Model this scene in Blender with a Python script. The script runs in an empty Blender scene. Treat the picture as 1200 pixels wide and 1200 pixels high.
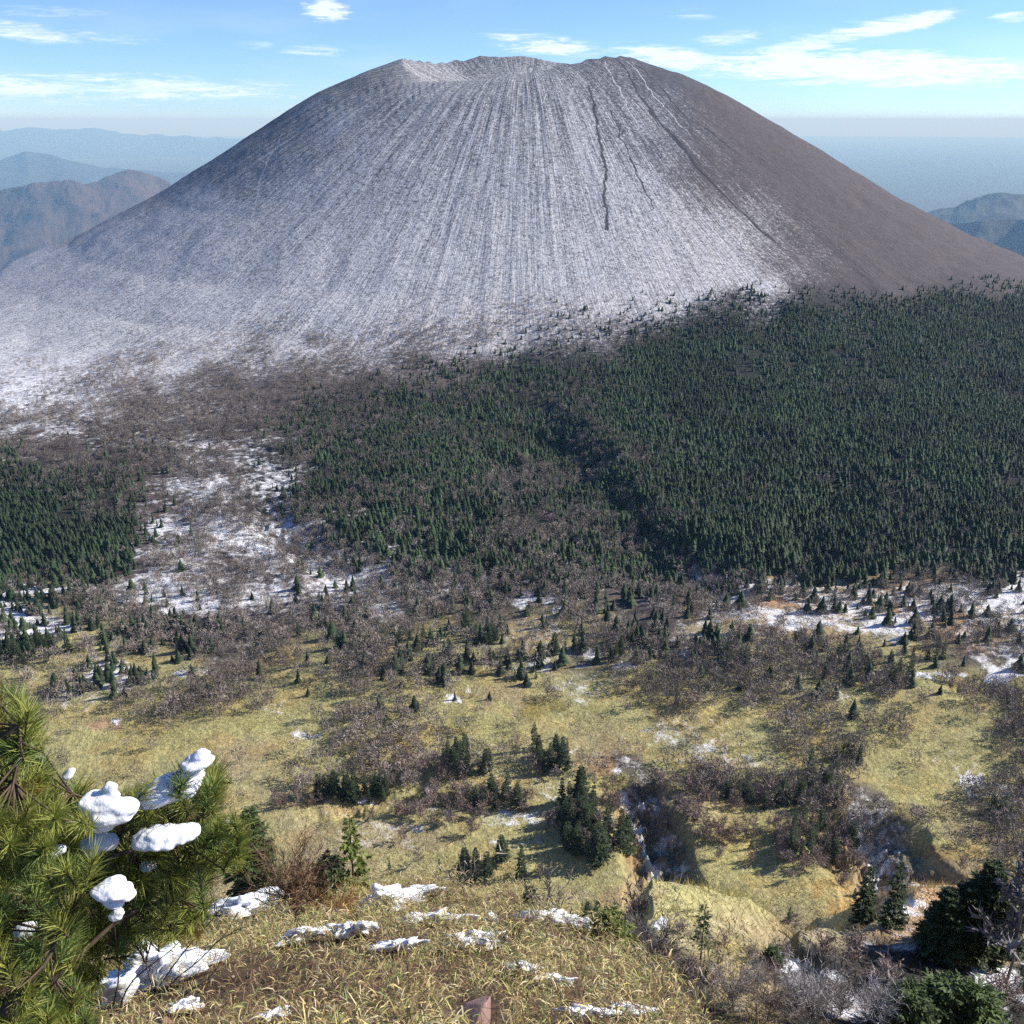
import bpy, math, random
import numpy as np
R = math.radians
rng = np.random.default_rng(7)
random.seed(7)
scn = bpy.context.scene
col = scn.collection

# ------------------------------------------------------------------ camera model (1200 px picture units)
F, PIT = 1178.0, R(21.3)
CP, SP = math.cos(PIT), math.sin(PIT)
def ray(px, py):
    u = (np.asarray(px, float) - 600) / F; v = (600 - np.asarray(py, float)) / F
    return u, CP + v * SP, -SP + v * CP
def proj(x, y, z):
    dep = np.maximum(y * CP - z * SP, 1e-3)
    return 600 + F * x / dep, 600 - F * (y * SP + z * CP) / dep

# ------------------------------------------------------------------ noise
def _h(ix, iy, s):
    n = (ix.astype(np.int64) * 374761393 + iy.astype(np.int64) * 668265263 + s * 144269) & 0x7fffffff
    n = ((n ^ (n >> 13)) * 1274126177) & 0x7fffffff
    return ((n ^ (n >> 16)) & 0xffff) / 65535.0
def vnoise(x, y, s=0):
    ix = np.floor(x); iy = np.floor(y); fx = x - ix; fy = y - iy
    fx = fx * fx * (3 - 2 * fx); fy = fy * fy * (3 - 2 * fy)
    ix = ix.astype(np.int64); iy = iy.astype(np.int64)
    a = _h(ix, iy, s); b = _h(ix + 1, iy, s); c = _h(ix, iy + 1, s); d = _h(ix + 1, iy + 1, s)
    return (a + (b - a) * fx) * (1 - fy) + (c + (d - c) * fx) * fy - 0.5
def fbm(x, y, sc, octs=4, s=0, g=0.5):
    x = np.asarray(x, float) / sc; y = np.asarray(y, float) / sc
    r = 0; a = 1.0
    for i in range(octs):
        r = r + a * vnoise(x, y, s + i * 17); x = x * 2.03 + 5.1; y = y * 2.03 + 1.7; a *= g
    return r
def sstep(a, b, x):
    t = np.clip((x - a) / (b - a), 0, 1); return t * t * (3 - 2 * t)

# ------------------------------------------------------------------ terrain
D = 2100.0; FLOOR = -290.0; LOW = -2000.0
CX = (613 - 600) / F / 1.03 * D
_sil = [(68, 143), (85, 192), (110, 241), (135, 282), (155, 315), (175, 347), (218, 414), (232, 436), (275, 512), (290, 537), (325, 612)]
_r, _z = [], []
for row, hw in _sil:
    u, y, z = ray(600 + hw, row)
    az = math.atan2(u, y); _r.append(D * math.sin(az)); _z.append(z / math.hypot(u, y) * D * math.cos(az))
RRIM, ZRIM = _r[0], _z[0]
_r = [0] + _r + [1060, 1180, 1320, 1520, 2600]
_z = [_z[0] + 4] + _z + [-258, -271, -281, -290, -292]
_zb = list(_z); _zb[-5:] = [-292, -350, -420, -520, -1200]; _r.append(5200); _z.append(-1400); _zb.append(-2100)          # the far side runs down to the lowland
RIMPHI = [-180, -165, -150, -135, -115, -90, -65, -40, -18, 0, 18, 34, 50, 70, 90, 115, 135, 150, 165, 180]
RIMZ = [131, 131, 122, 111, 112, 111, 84, 60, 64, 75, 90, 104, 107, 98, 84, 84, 88, 104, 122, 131]
_dm = [0, 60, 140, 200, 300, 400, 500]
def Z0(x, y):
    x = np.asarray(x, float); y = np.asarray(y, float)
    dx = x - CX; dy = y - D; rc = np.hypot(dx, dy); phi = np.degrees(np.arctan2(dx, -dy))
    back = sstep(-820, -200, dy) 
    h = np.interp(rc, _r, _z) * (1 - back) + np.interp(rc, _r, _zb) * back
    rz = np.interp(phi, RIMPHI, RIMZ)
    out = h + (rz - ZRIM) * np.exp(-np.maximum(rc - RRIM, 0) / 120)
    t = np.clip(rc / RRIM, 0, 1)
    inn = rz - 55 * (1 - t ** 3)
    cone = np.where(rc < RRIM, inn, out)
    fade = np.exp(-np.maximum(rc - 900, 0) / 300)
    ph2 = phi + 7.37 + fbm(x, y, 260, 3, 8) * 2.5
    g = np.abs(vnoise(ph2 * 0.33, rc / 900, 3)) * 2 + np.abs(vnoise(ph2 * 0.9, rc / 500, 4))
    cone = cone - g * 1.8 * fade * sstep(120, 420, rc) - fbm(x, y, 60, 4, 9) * (.8 + 2.7 * sstep(250, 600, rc)) + 7 * np.exp(-((rc - 420) / 110) ** 2 - ((phi + 86) / 24) ** 2)
    up = np.exp(-((rc - 360) / 170) ** 2)
    cone = cone - np.abs(vnoise(ph2 * 0.8, rc / 300, 5)) * 5 * up * sstep(240, 330, rc)
    d = np.hypot(x, y)
    # camera side : slope of the viewpoint ridge
    pxh = 600 + F * x / np.maximum(y, 0.3) / 1.30
    x_w = x + fbm(x, y, 12, 4, 23) * 5; pxh = 600 + F * x_w / (np.maximum(y, 0.3) * (CP + SP * np.hypot(1, np.minimum(np.abs(x) / np.maximum(y, .3), 1.5)) * .95))
    rowc = np.interp(pxh, [560, 650, 700, 740, 770, 800, 850, 880, 905, 930, 970, 1080, 1140, 1200, 1400], [1190, 1150, 1115, 1088, 1078, 1070, 1070, 1092, 1108, 1118, 1108, 1100, 1104, 1088, 1040])
    dcr = np.interp(pxh, [560, 740, 765, 795, 820, 860, 900, 930, 960, 1040, 1100, 1150, 1200, 1400], [210, 165, 158, 118, 104, 100, 112, 138, 165, 168, 132, 118, 122, 100])
    vv = (600 - rowc) / F; T_ = (SP - vv * CP) / np.hypot((pxh - 600) / F, CP + vv * SP)
    e_ = d - dcr
    m = -dcr * T_ - 0.90 * e_ - 0.5 * 8 * (np.log1p(np.exp(np.clip(e_ / 8, -30, 30))) - np.log(2))
    m = np.where(y < 1, -600, m) * 1.0
    m = np.minimum(m, -14 - 0.6 * d)
    m = m + (fbm(x, y, 16, 5, 21, .6) * 2.8 - np.abs(fbm(x, y, 9, 4, 27)) * 1.6) * sstep(20, 60, d)
    # foreground nose
    az = np.degrees(np.arctan2(x, np.maximum(y, 0.01)))
    dc = np.interp(az, [-60, -30, -16, -5, 0, 4, 7.5, 10, 12.8, 16, 60], [19, 19, 17.5, 15.2, 13.0, 10.8, 9.0, 7.6, 5.3, 4.2, 3.0])
    dc = dc * (1 + 0.22 * fbm(az, az * 0, 3.0, 3, 31))
    over = np.maximum(d - dc, 0)
    fg = -1.7 - 0.78 * d - 0.55 * over - 0.02 * np.minimum(over, 10) ** 2 - 0.35 * np.maximum(over - 6, 0)
    fg = fg + fbm(x, y, 2.2, 4, 41) * 0.35 * sstep(1.5, 5, d)
    back2 = sstep(0.5, -6, y)
    fg = fg * (1 - back2) + (-1.7 + 0.1 * np.minimum(d, 30) * 0) * back2
    near = np.maximum(fg, m)
    # valley floor
    fl = FLOOR + fbm(x, y, 130, 4, 51) * 9 + fbm(x, y, 22, 3, 52) * 1.6
    fl = fl - np.maximum(y - 1250, 0) * 0.55 - np.maximum(np.abs(x) - 1500, 0) * 0.3
    k = 7.0
    a = np.maximum(cone, fl) + k * np.log1p(np.exp(-np.abs(cone - fl) / k)) * 0.6
    a = np.maximum(a, LOW)
    n2 = np.maximum(near, LOW)
    return np.maximum(a, n2)

def at(px, py, Zf=None, dmax=6000, d0=1.2):
    """ground point seen at a picture point"""
    Zf = Zf or Z
    px = np.atleast_1d(np.asarray(px, float)); py = np.atleast_1d(np.asarray(py, float))
    u, yh, zz = ray(px, py); L = np.hypot(u, yh)
    d = np.exp(np.linspace(math.log(d0), math.log(dmax), 1500))
    out = np.zeros((len(px), 3))
    for i in range(0, len(px), 400):
        s = slice(i, i + 400)
        X = np.outer(u[s] / L[s], d); Y = np.outer(yh[s] / L[s], d); S = np.outer(zz[s] / L[s], d)
        hit = S < Zf(X, Y)
        k = np.where(hit.any(1), hit.argmax(1), len(d) - 1)
        lo = d[np.maximum(k - 1, 0)]; hi = d[k]
        for _ in range(14):
            mid = (lo + hi) / 2
            b = (zz[s] / L[s]) * mid < Zf(u[s] / L[s] * mid, yh[s] / L[s] * mid)
            hi = np.where(b, mid, hi); lo = np.where(b, lo, mid)
        out[s] = np.stack([u[s] / L[s] * hi, yh[s] / L[s] * hi, Zf(u[s] / L[s] * hi, yh[s] / L[s] * hi)], 1)
    return out

def seg_signed(x, y, P):
    """distance to a polyline, positive on its right-hand side"""
    best = np.full(x.shape, 1e9); side = np.zeros(x.shape); tt = np.zeros(x.shape)
    n = len(P) - 1
    for i in range(n):
        ax, ay = P[i]; bx, by = P[i + 1]; vx, vy = bx - ax, by - ay; L2 = vx * vx + vy * vy
        t = np.clip(((x - ax) * vx + (y - ay) * vy) / L2, 0, 1)
        dx = x - ax - t * vx; dy = y - ay - t * vy; dd = np.hypot(dx, dy)
        s = np.sign(vx * dy - vy * dx); m = dd < best
        best = np.where(m, dd, best); side = np.where(m, s, side); tt = np.where(m, (i + t) / n, tt)
    return best, side, tt
# gullies: polyline in picture units walking towards the viewer, depth, width of the viewer's left / right bank
_g = [([(590, 452), (640, 500), (700, 560), (760, 610), (820, 655), (900, 668)], 17, 90, 30),
      ([(722, 905), (738, 945), (757, 985), (770, 1025), (760, 1062)], 14, 14, 21),
      ([(1000, 945), (1014, 985), (1028, 1015), (1060, 1036), (1110, 1052)], 15, 22, 25),
      ([(1010, 560), (960, 600), (930, 660), (935, 690)], 9, 30, 40),
      ([(290, 570), (310, 610), (370, 650), (430, 690)], 6, 20, 30),
      ([(560, 930), (480, 938), (420, 946), (345, 960)], 5, 18, 10),
      ([(1195, 815), (1150, 800), (1090, 795)], 7, 12, 18),
      ([(620, 545), (560, 530), (520, 560)], 7, 20, 30)]
GUL = []
for pts, dep, wl, wr_ in _g:
    P = at([p[0] for p in pts], [p[1] for p in pts], Z0)
    GUL.append((P[:, :2], dep, wl, wr_))
_lobe = at([640, 720, 840, 960, 1150, 1200, 1200, 1000, 850, 700], [470, 540, 620, 655, 650, 600, 400, 380, 390, 410], Z0)[:, :2]
def Z(x, y):
    x = np.asarray(x, float); y = np.asarray(y, float)
    z = Z0(x, y)
    for P, dep, wl, wr_ in GUL:
        pad = 3 * max(wl, wr_)
        m = (x > P[:, 0].min() - pad) & (x < P[:, 0].max() + pad) & (y > P[:, 1].min() - pad) & (y < P[:, 1].max() + pad)
        if not m.any(): continue
        xs, ys = x[m], y[m]
        wob = fbm(xs, ys, 25, 3, 77)
        dd, sd, tt = seg_signed(xs, ys, P)
        dd = np.maximum(dd + wob * 6 + fbm(xs, ys, wl * .8, 4, 79) * wl * .45, 0)
        w = np.where(sd > 0, wl, wr_)          # walking to the viewer, the right-hand side is the viewer's left
        w = np.where(sd > 0, wr_, wl)
        prof = np.clip(1 - dd / w, 0, 1) ** 0.85
        lip = 0.08 * np.exp(-((dd - w * 1.15) / (w * 0.5)) ** 2)
        prof = prof * (1 + 0.9 * fbm(xs, ys, wl * 0.5, 5, 78, .6))
        z[m] = z[m] - dep * (prof - lip) * np.clip(np.minimum(tt, 1 - tt) * 5, 0.0, 1) * sstep(215, 260, np.hypot(xs, ys))
    return z
_c = _lobe.mean(0)

# ------------------------------------------------------------------ what grows and lies where (rows 40 px apart from y = 50)
SNOW = """444444444444443100000000 444444444555554210000000 444444455555555421000000 444445556666665432100000
444455566666666543210000 445566677777776654321000 556677777888887765432100 778888888888888876432110
888888877777665433222111 888876655444433211111111 775543333321111111111111 544333222211111111111111
333344433211111111111111 111355543211111111112111 111356554321111111111111 112456655431111111111112
532456666553322256655678 632333333233333345667567 322112221112333322111135 123101111032231112100001
011000121111112322101010 001101221122112221111231 000011222212321111111132 000001122332233111122211
000000112221123411123211 000000000012223311114421 000000000111112322222433 000000000011111122334444
000000000000000123334444"""
GRD = """ssssssssssssssssrrrrrrrr ssssssssssssssssrrrrrrrr ssssssssssssssssrrrrrrrr ssssssssssssssssrrrrrrrr
ssssssssssssssssrrrrrrrr ssssssssssssssssrrrrrrrr sssssssssssssssrrrrrrrrr sssssssssssssssrrrrrrrrr
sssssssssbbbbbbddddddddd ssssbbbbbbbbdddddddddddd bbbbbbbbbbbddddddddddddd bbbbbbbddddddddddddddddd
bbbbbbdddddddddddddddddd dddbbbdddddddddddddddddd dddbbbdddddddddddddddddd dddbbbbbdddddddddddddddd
dgbbbbbbbdddbbbbtootoott tggbbbbbbggbtgbbttootoot gggggbgggggggbgbggggggbb gggggggggggggggggggggggg
gggggggggggggggggggggggg ggggttgggggggttggggggggg gggttgtggggggggttggggggg gggggggtggggggggggggggtg
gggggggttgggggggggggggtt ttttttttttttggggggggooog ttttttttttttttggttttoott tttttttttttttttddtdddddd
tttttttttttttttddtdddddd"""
CON = """000000000000000000000000 000000000000000000000000 000000000000000000000000 000000000000000000000000
000000000000000000000000 000000000000000000000000 000000000000000000000000 000000000000000000000022
000000000000123455566677 000000000001356777788888 000000000024578888888888 000000144667888888888888
344310257776788999999999 777410167777679999998999 999600077666568999998888 888300023555667788999888
543221112223333333332322 211100011011110110001000 210000000000000000010000 000000000000000000000000
000000000000000000000000 000000000000000000000000 000000000000000000000000 000000000000000000000000
000000000000000000000000 000000000000000000000000 000000000000000000000000 000000000000000000000000
000000000000000000000000"""
BAR = """000000000000000000000000 000000000000000000000000 000000000000000000000000 000000000000000000000000
000000000000000000000000 000000000000000000000000 000000000000000000000000 000000000000000000000000
000000111112232222222222 001233444444433333222222 234445555554332222222222 345566554432222222222222
456565544333333221111111 222333434454443322111111 001333335555554432222222 112333445555555544433455
344334445555666665443344 444555555555555554323333 344456666654444567777775 131344444411135655556666
121232253221211345445677 111113324433223543346665 000111344554124787653555 000000000011332254662245
000000000111110001552123 000000000000000000000000 000000000000000000000000 000000000000000000000000
000000000000000000000000"""
def grid(s): return np.array([[float(c) for c in w] for w in s.split()])
gS, gC, gB = grid(SNOW), grid(CON), grid(BAR)
gS[23:, :19] *= .45; gS[23:, 19:] *= .8; gB[8:15] = np.minimum(gB[8:15] * 1.7, 11); gC[8, 12:17] *= .5; gC[9, 11:15] *= .8; gC[11:16, 3:6] *= .3; gC[10:13, :3] *= .6; gC[10:13, 7:12] += 1.2; gB[12:16, 7:15] += 1.4; gB[12:17, 2:9] += 2.2; gB[8:16, 15:] *= .45; gC[17] += 1.6; gC[18] += 1.6; gC[19] += 1.0; gC[16:18] *= .6; gB[17:19] *= 1.0; gB[19:24] *= 1.3; gC[11:13, :4] *= .7
gS[1:5, 2:10] *= np.array([1, .95, .9, .9, .92, .95, 1, 1]); gB[19:23] = np.maximum(gB[19:23], 1.3); gS[19:24, :19] += .5  # snow thinned at upper left to imitate shade on that shoulder
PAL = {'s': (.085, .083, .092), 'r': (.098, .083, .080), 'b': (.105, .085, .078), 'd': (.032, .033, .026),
       'g': (.41, .375, .165), 't': (.39, .325, .18), 'o': (.44, .30, .17)}
gG = np.array([[PAL[c] for c in w] for w in GRD.split()])
def look(g, px, py):
    fx = np.clip((px - 25) / 50, 0, 22.999); fy = np.clip((py - 50) / 40, 0, 27.999)
    ix = fx.astype(int); iy = fy.astype(int); tx = fx - ix; ty = fy - iy
    if g.ndim == 3: tx = tx[..., None]; ty = ty[..., None]
    return (g[iy, ix] * (1 - tx) + g[iy, ix + 1] * tx) * (1 - ty) + (g[iy + 1, ix] * (1 - tx) + g[iy + 1, ix + 1] * tx) * ty

# ------------------------------------------------------------------ helpers
def mesh_np(name, V, faces, mat=None, smooth=False):
    """faces: (M,3) or (M,4) array, or a list of such arrays"""
    me = bpy.data.meshes.new(name)
    V = np.asarray(V, np.float32)
    if not isinstance(faces, list): faces = [faces]
    faces = [np.asarray(f, np.int32) for f in faces if len(f)]
    loops = np.concatenate([f.ravel() for f in faces]); tot = np.concatenate([np.full(len(f), f.shape[1], np.int32) for f in faces])
    me.vertices.add(len(V)); me.vertices.foreach_set('co', V.ravel())
    me.loops.add(len(loops)); me.loops.foreach_set('vertex_index', loops)
    me.polygons.add(len(tot)); st = np.concatenate([[0], np.cumsum(tot)[:-1]]).astype(np.int32)
    me.polygons.foreach_set('loop_start', st); me.polygons.foreach_set('loop_total', tot)
    if smooth: me.polygons.foreach_set('use_smooth', np.ones(len(tot), bool))
    me.update(calc_edges=True)
    if mat: me.materials.append(mat)
    return me
def color_attr(me, name, C):
    a = me.color_attributes.new(name, 'FLOAT_COLOR', 'POINT')
    C = np.concatenate([C, np.ones((len(C), 1))], 1).astype(np.float32) if C.shape[1] == 3 else C.astype(np.float32)
    a.data.foreach_set('color', C.ravel())
def link(name, me, parent=None):
    o = bpy.data.objects.new(name, me); col.objects.link(o)
    if parent: o.parent = parent
    return o
def tag(o, label=None, cat=None, group=None, kind=None):
    if label: o['label'] = label
    if cat: o['category'] = cat
    if group: o['group'] = group
    if kind: o['kind'] = kind
    return o
def empty(name, loc):
    o = bpy.data.objects.new(name, None); col.objects.link(o); o.location = loc; o.empty_display_size = 0.5
    return o

class NT:
    def __init__(s, nt): s.nt = nt
    def n(s, typ, ins=None, **kw):
        nd = s.nt.nodes.new(typ)
        for k, v in kw.items(): setattr(nd, k, v)
        for k, v in (ins or {}).items():
            sock = nd.inputs[k]
            if isinstance(v, bpy.types.NodeSocket): s.nt.links.new(v, sock)
            else: sock.default_value = v
        return nd
    def math(s, op, a, b=0.0, c=None, clamp=False):
        nd = s.nt.nodes.new('ShaderNodeMath'); nd.operation = op; nd.use_clamp = clamp
        for i, v in enumerate([a, b] + ([c] if c is not None else [])):
            if isinstance(v, bpy.types.NodeSocket): s.nt.links.new(v, nd.inputs[i])
            else: nd.inputs[i].default_value = v
        return nd.outputs[0]
    def noise(s, vec, scale, detail=4, rough=0.55, out='Fac', dist=0.0):
        nd = s.n('ShaderNodeTexNoise', {'Scale': scale, 'Detail': detail, 'Roughness': rough, 'Distortion': dist})
        if vec is not None: s.nt.links.new(vec, nd.inputs['Vector'])
        return nd.outputs[out]
    def mix(s, f, a, b, mode='MIX'):
        nd = s.nt.nodes.new('ShaderNodeMix'); nd.data_type = 'RGBA'; nd.blend_type = mode; nd.clamp_factor = True
        for i, v in ((0, f), (6, a), (7, b)):
            if isinstance(v, bpy.types.NodeSocket): s.nt.links.new(v, nd.inputs[i])
            else: nd.inputs[i].default_value = (*v, 1) if isinstance(v, tuple) and len(v) == 3 else v
        return nd.outputs[2]
    def ramp(s, f, a, b, smooth=True):
        nd = s.n('ShaderNodeMapRange', {'From Min': a, 'From Max': b}, interpolation_type='SMOOTHSTEP' if smooth else 'LINEAR')
        s.nt.links.new(f, nd.inputs['Value'])
        return nd.outputs[0]
def new_mat(name):
    m = bpy.data.materials.new(name); m.use_nodes = True
    t = NT(m.node_tree); bs = m.node_tree.nodes['Principled BSDF']
    bs.inputs['Specular IOR Level'].default_value = 0.25
    return m, t, bs
def mat_attr(name, rough=0.8, nscale=3.0, amp=0.5, transl=0.0, spec=0.25):
    """colour from the mesh attribute 'tint' broken up by noise"""
    m, t, bs = new_mat(name)
    at_ = t.n('ShaderNodeAttribute', attribute_name='tint'); tc = t.n('ShaderNodeTexCoord')
    oi = t.n('ShaderNodeObjectInfo')
    f = t.noise(tc.outputs['Object'], nscale, 5, 0.6)
    g = t.math('MULTIPLY_ADD', f, amp, 1 - amp / 2)
    rv = t.math('MULTIPLY_ADD', oi.outputs['Random'], 0.4, 0.8)
    g = t.math('MULTIPLY', g, rv)
    cg = t.n('ShaderNodeCombineColor', {0: g, 1: g, 2: g})
    c = t.mix(1.0, at_.outputs['Color'], cg.outputs[0], 'MULTIPLY')
    t.nt.links.new(c, bs.inputs['Base Color']); bs.inputs['Roughness'].default_value = rough
    bs.inputs['Specular IOR Level'].default_value = spec
    if transl:
        tr = t.n('ShaderNodeBsdfTranslucent'); t.nt.links.new(c, tr.inputs['Color'])
        mx = t.n('ShaderNodeMixShader', {0: transl}); out = t.nt.nodes['Material Output']
        t.nt.links.new(bs.outputs[0], mx.inputs[1]); t.nt.links.new(tr.outputs[0], mx.inputs[2]); t.nt.links.new(mx.outputs[0], out.inputs[0])
    return m
def mat_plain(name, c1, c2, scale=5, rough=0.8, bump=0.0, detail=6):
    m, t, bs = new_mat(name); tc = t.n('ShaderNodeTexCoord')
    f = t.ramp(t.noise(tc.outputs['Object'], scale, detail, 0.65), 0.3, 0.7)
    t.nt.links.new(t.mix(f, c1, c2), bs.inputs['Base Color']); bs.inputs['Roughness'].default_value = rough
    if bump:
        b = t.n('ShaderNodeBump', {'Strength': 0.7, 'Distance': bump, 'Height': t.noise(tc.outputs['Object'], scale * 2.5, 8, 0.65)})
        t.nt.links.new(b.outputs[0], bs.inputs['Normal'])
    return m

# ------------------------------------------------------------------ ground sheet
def build_ground():
    # distances so that rows of the sheet are about as wide as rows of pixels
    dd = np.exp(np.linspace(math.log(0.7), math.log(150000), 30000))
    q = np.zeros_like(dd)
    for px in (150, 450, 830, 1100):
        az = math.atan((px - 600) / F / 1.0)
        zz = Z(dd * math.sin(az), dd * math.cos(az)); r = proj(dd * 0, dd, zz)[1]
        q = q + np.abs(np.gradient(r)) / 4
    q = np.minimum(q, 3.0) + 0.0
    w = np.cumsum(q * 0.55 + np.gradient(np.log(dd)) * 55)
    dist = np.interp(np.linspace(w[0], w[-1], 1150), w, dd)
    a1 = np.degrees(np.arctan(np.linspace(-0.74, 0.74, 1150)))
    az = np.radians(np.concatenate([np.linspace(-180, a1[0] - 1.0, 90), a1, np.linspace(a1[-1] + 1.0, 180, 90)[:-1]]))
    A, DD = np.meshgrid(az, dist, indexing='ij')
    X = DD * np.sin(A); Y = DD * np.cos(A); ZZ = Z(X, Y)
    nA, nD = A.shape
    ii = np.arange(nA)[:, None]; jj = np.arange(nD - 1)[None]
    i2 = (ii + 1) % nA
    f = np.stack([ii * nD + jj, ii * nD + jj + 1, i2 * nD + jj + 1, i2 * nD + jj], -1).reshape(-1, 4)
    V = np.stack([X, Y, ZZ], -1).reshape(-1, 3)
    c0 = len(V); zc = Z(np.array([0.0]), np.array([0.01]))[0]
    V = np.concatenate([V, [[0, 0, zc]]])
    tri = np.stack([np.full(nA, c0), np.arange(nA) * nD, ((np.arange(nA) + 1) % nA) * nD], 1)
    me = mesh_np('ground', V, [f, tri], None, True)
    x, y, z = V.T; d = np.hypot(x, y)
    px, py = proj(x, y, z)
    px = np.where(y < 1, 300, px); py = np.where(y < 1, 1170, py)
    wob = fbm(px, py, 60, 3, 81) * 45; wob2 = fbm(px, py, 50, 3, 82) * 30
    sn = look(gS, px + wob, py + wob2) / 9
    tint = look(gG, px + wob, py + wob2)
    rc = np.hypot(x - CX, y - D); phi = np.degrees(np.arctan2(x - CX, D - y))
    # far side of the cone and the lowland
    low = sstep(-700, -1500, z)
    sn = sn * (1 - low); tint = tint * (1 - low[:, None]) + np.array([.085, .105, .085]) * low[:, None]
    # gullies: snow lies in them, sandy left bank, shade of the right bank painted dark
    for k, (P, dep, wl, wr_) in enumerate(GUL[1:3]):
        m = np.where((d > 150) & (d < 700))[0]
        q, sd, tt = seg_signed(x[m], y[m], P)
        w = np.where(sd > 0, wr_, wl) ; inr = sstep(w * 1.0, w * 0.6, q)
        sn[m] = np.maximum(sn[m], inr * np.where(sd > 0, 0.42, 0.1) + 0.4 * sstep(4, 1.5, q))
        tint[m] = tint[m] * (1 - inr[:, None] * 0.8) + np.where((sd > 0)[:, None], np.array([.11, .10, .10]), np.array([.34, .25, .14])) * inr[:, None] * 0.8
    # picture-scale patches turned into places on the ground: (x, y, rx, ry, snow, colour or None)
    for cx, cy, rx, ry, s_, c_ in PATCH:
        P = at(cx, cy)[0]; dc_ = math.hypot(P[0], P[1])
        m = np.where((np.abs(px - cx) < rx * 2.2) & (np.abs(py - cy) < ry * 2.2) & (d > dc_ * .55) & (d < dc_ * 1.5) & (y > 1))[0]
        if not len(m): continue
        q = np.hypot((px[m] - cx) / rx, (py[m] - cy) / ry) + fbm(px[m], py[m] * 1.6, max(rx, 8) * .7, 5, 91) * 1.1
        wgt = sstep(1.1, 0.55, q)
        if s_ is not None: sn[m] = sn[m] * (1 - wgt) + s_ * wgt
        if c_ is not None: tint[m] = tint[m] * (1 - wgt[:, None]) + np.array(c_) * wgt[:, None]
    # snow keeps to hollows and faces away from the sun
    e = 0.004 * d + 1
    nx = (Z(x + e, y) - Z(x - e, y)) / (2 * e)
    shade = np.clip(nx * 1.6, -0.3, 0.45)
    sn = np.where((d < 900) & (d > 20), sn + np.clip(shade, -.2, .3) * 0.25 * sstep(0, .35, sn), sn)
    sn = np.where((rc < 1300) & (y > 800), np.minimum(sn * np.interp(py, [60, 200, 300, 420], [1.0, 1.0, 1.08, 1.12]), np.interp(py, [150, 330], [.58, .66])), sn)
    fg = sstep(22, 16, d)
    sn = sn * (1 - fg); tint = tint * (1 - fg[:, None]) + np.array([.13, .085, .05]) * fg[:, None]
    sn = np.clip(sn, 0, 1)
    cone = ((rc < 1250) & (y > 500)) * sstep(1250, 1000, rc)
    color_attr(me, 'tint', tint)
    color_attr(me, 'mask', np.stack([sn, cone, fg], 1))
    pol = np.stack([phi * 1.0, rc / 100, z * 0], 1).astype(np.float32)
    a = me.attributes.new('polar', 'FLOAT_VECTOR', 'POINT'); a.data.foreach_set('vector', pol.ravel())
    m, t, bs = new_mat('ground_cover')
    geo = t.n('ShaderNodeNewGeometry'); P = geo.outputs['Position']
    ta = t.n('ShaderNodeAttribute', attribute_name='tint'); ma = t.n('ShaderNodeAttribute', attribute_name='mask'); po = t.n('ShaderNodeAttribute', attribute_name='polar')
    sp = t.n('ShaderNodeSeparateColor'); t.nt.links.new(ma.outputs['Color'], sp.inputs[0])
    S, CO, FG = sp.outputs[0], sp.outputs[1], sp.outputs[2]
    # noise fields
    inv = t.math('SUBTRACT', 1.0, CO)
    n_sp = t.math('ADD', t.math('MULTIPLY', t.noise(P, 0.16, 6, 0.75), inv), t.math('MULTIPLY', t.math('ADD', t.math('MULTIPLY', t.noise(P, 0.42, 4, 0.6), .5), t.math('MULTIPLY', t.noise(P, 0.17, 6, 0.75), .6)), CO))                       # speckle, several metres down to decimetres
    n_big = t.noise(P, 0.022, 5, 0.6)
    mp = t.n('ShaderNodeMapping', {'Scale': (1.1, 0.3, 1)}, vector_type='POINT'); t.nt.links.new(po.outputs['Vector'], mp.inputs[0])
    n_str = t.noise(mp.outputs[0], 1.0, 5, 0.65)           # streaks running down the cone
    mp2 = t.n('ShaderNodeMapping', {'Scale': (3.4, 1.0, 1)}, vector_type='POINT'); t.nt.links.new(po.outputs['Vector'], mp2.inputs[0])
    n_st2 = t.noise(mp2.outputs[0], 1.0, 5, 0.7)
    # how much snow
    a1 = t.math('MULTIPLY_ADD', t.math('SUBTRACT', n_str, 0.5), 0.38, 0.0)
    a1 = t.math('ADD', a1, t.math('MULTIPLY', t.math('SUBTRACT', n_st2, 0.5), 0.36))
    sp2 = t.n('ShaderNodeSeparateXYZ'); t.nt.links.new(po.outputs['Vector'], sp2.inputs[0])
    a1 = t.math('MULTIPLY', a1, t.math('MULTIPLY_ADD', t.ramp(sp2.outputs[1], 9.5, 3.5), 1.25, 0.35))
    cn = t.math('MULTIPLY', a1, CO)
    b1 = t.math('MULTIPLY', t.math('SUBTRACT', n_big, 0.5), 0.9)
    ns = t.math('ADD', t.math('MULTIPLY', t.math('SUBTRACT', n_sp, t.math('MULTIPLY_ADD', CO, 0.05, 0.5)), t.math('MULTIPLY_ADD', CO, -0.1, 1.6)), t.math('ADD', cn, t.math('MULTIPLY', b1, inv)))
    lvl = t.math('ADD', ns, t.math('SUBTRACT', S, 0.5))
    mr_ = t.n('ShaderNodeMapRange', {'Value': lvl, 'From Min': t.math('MULTIPLY_ADD', CO, -0.03, -0.10), 'From Max': t.math('MULTIPLY_ADD', CO, 0.04, 0.30)}, interpolation_type='SMOOTHSTEP')
    lvl = t.math('MULTIPLY', mr_.outputs[0], t.ramp(S, 0.015, 0.10))
    # runnels cut down the cone: distance to their courses on the slope
    wobv = t.n('ShaderNodeVectorMath', {0: t.noise(P, 0.018, 4, 0.6, 'Color'), 1: (0.5, 0.5, 0.5)}, operation='SUBTRACT').outputs[0]
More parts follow.
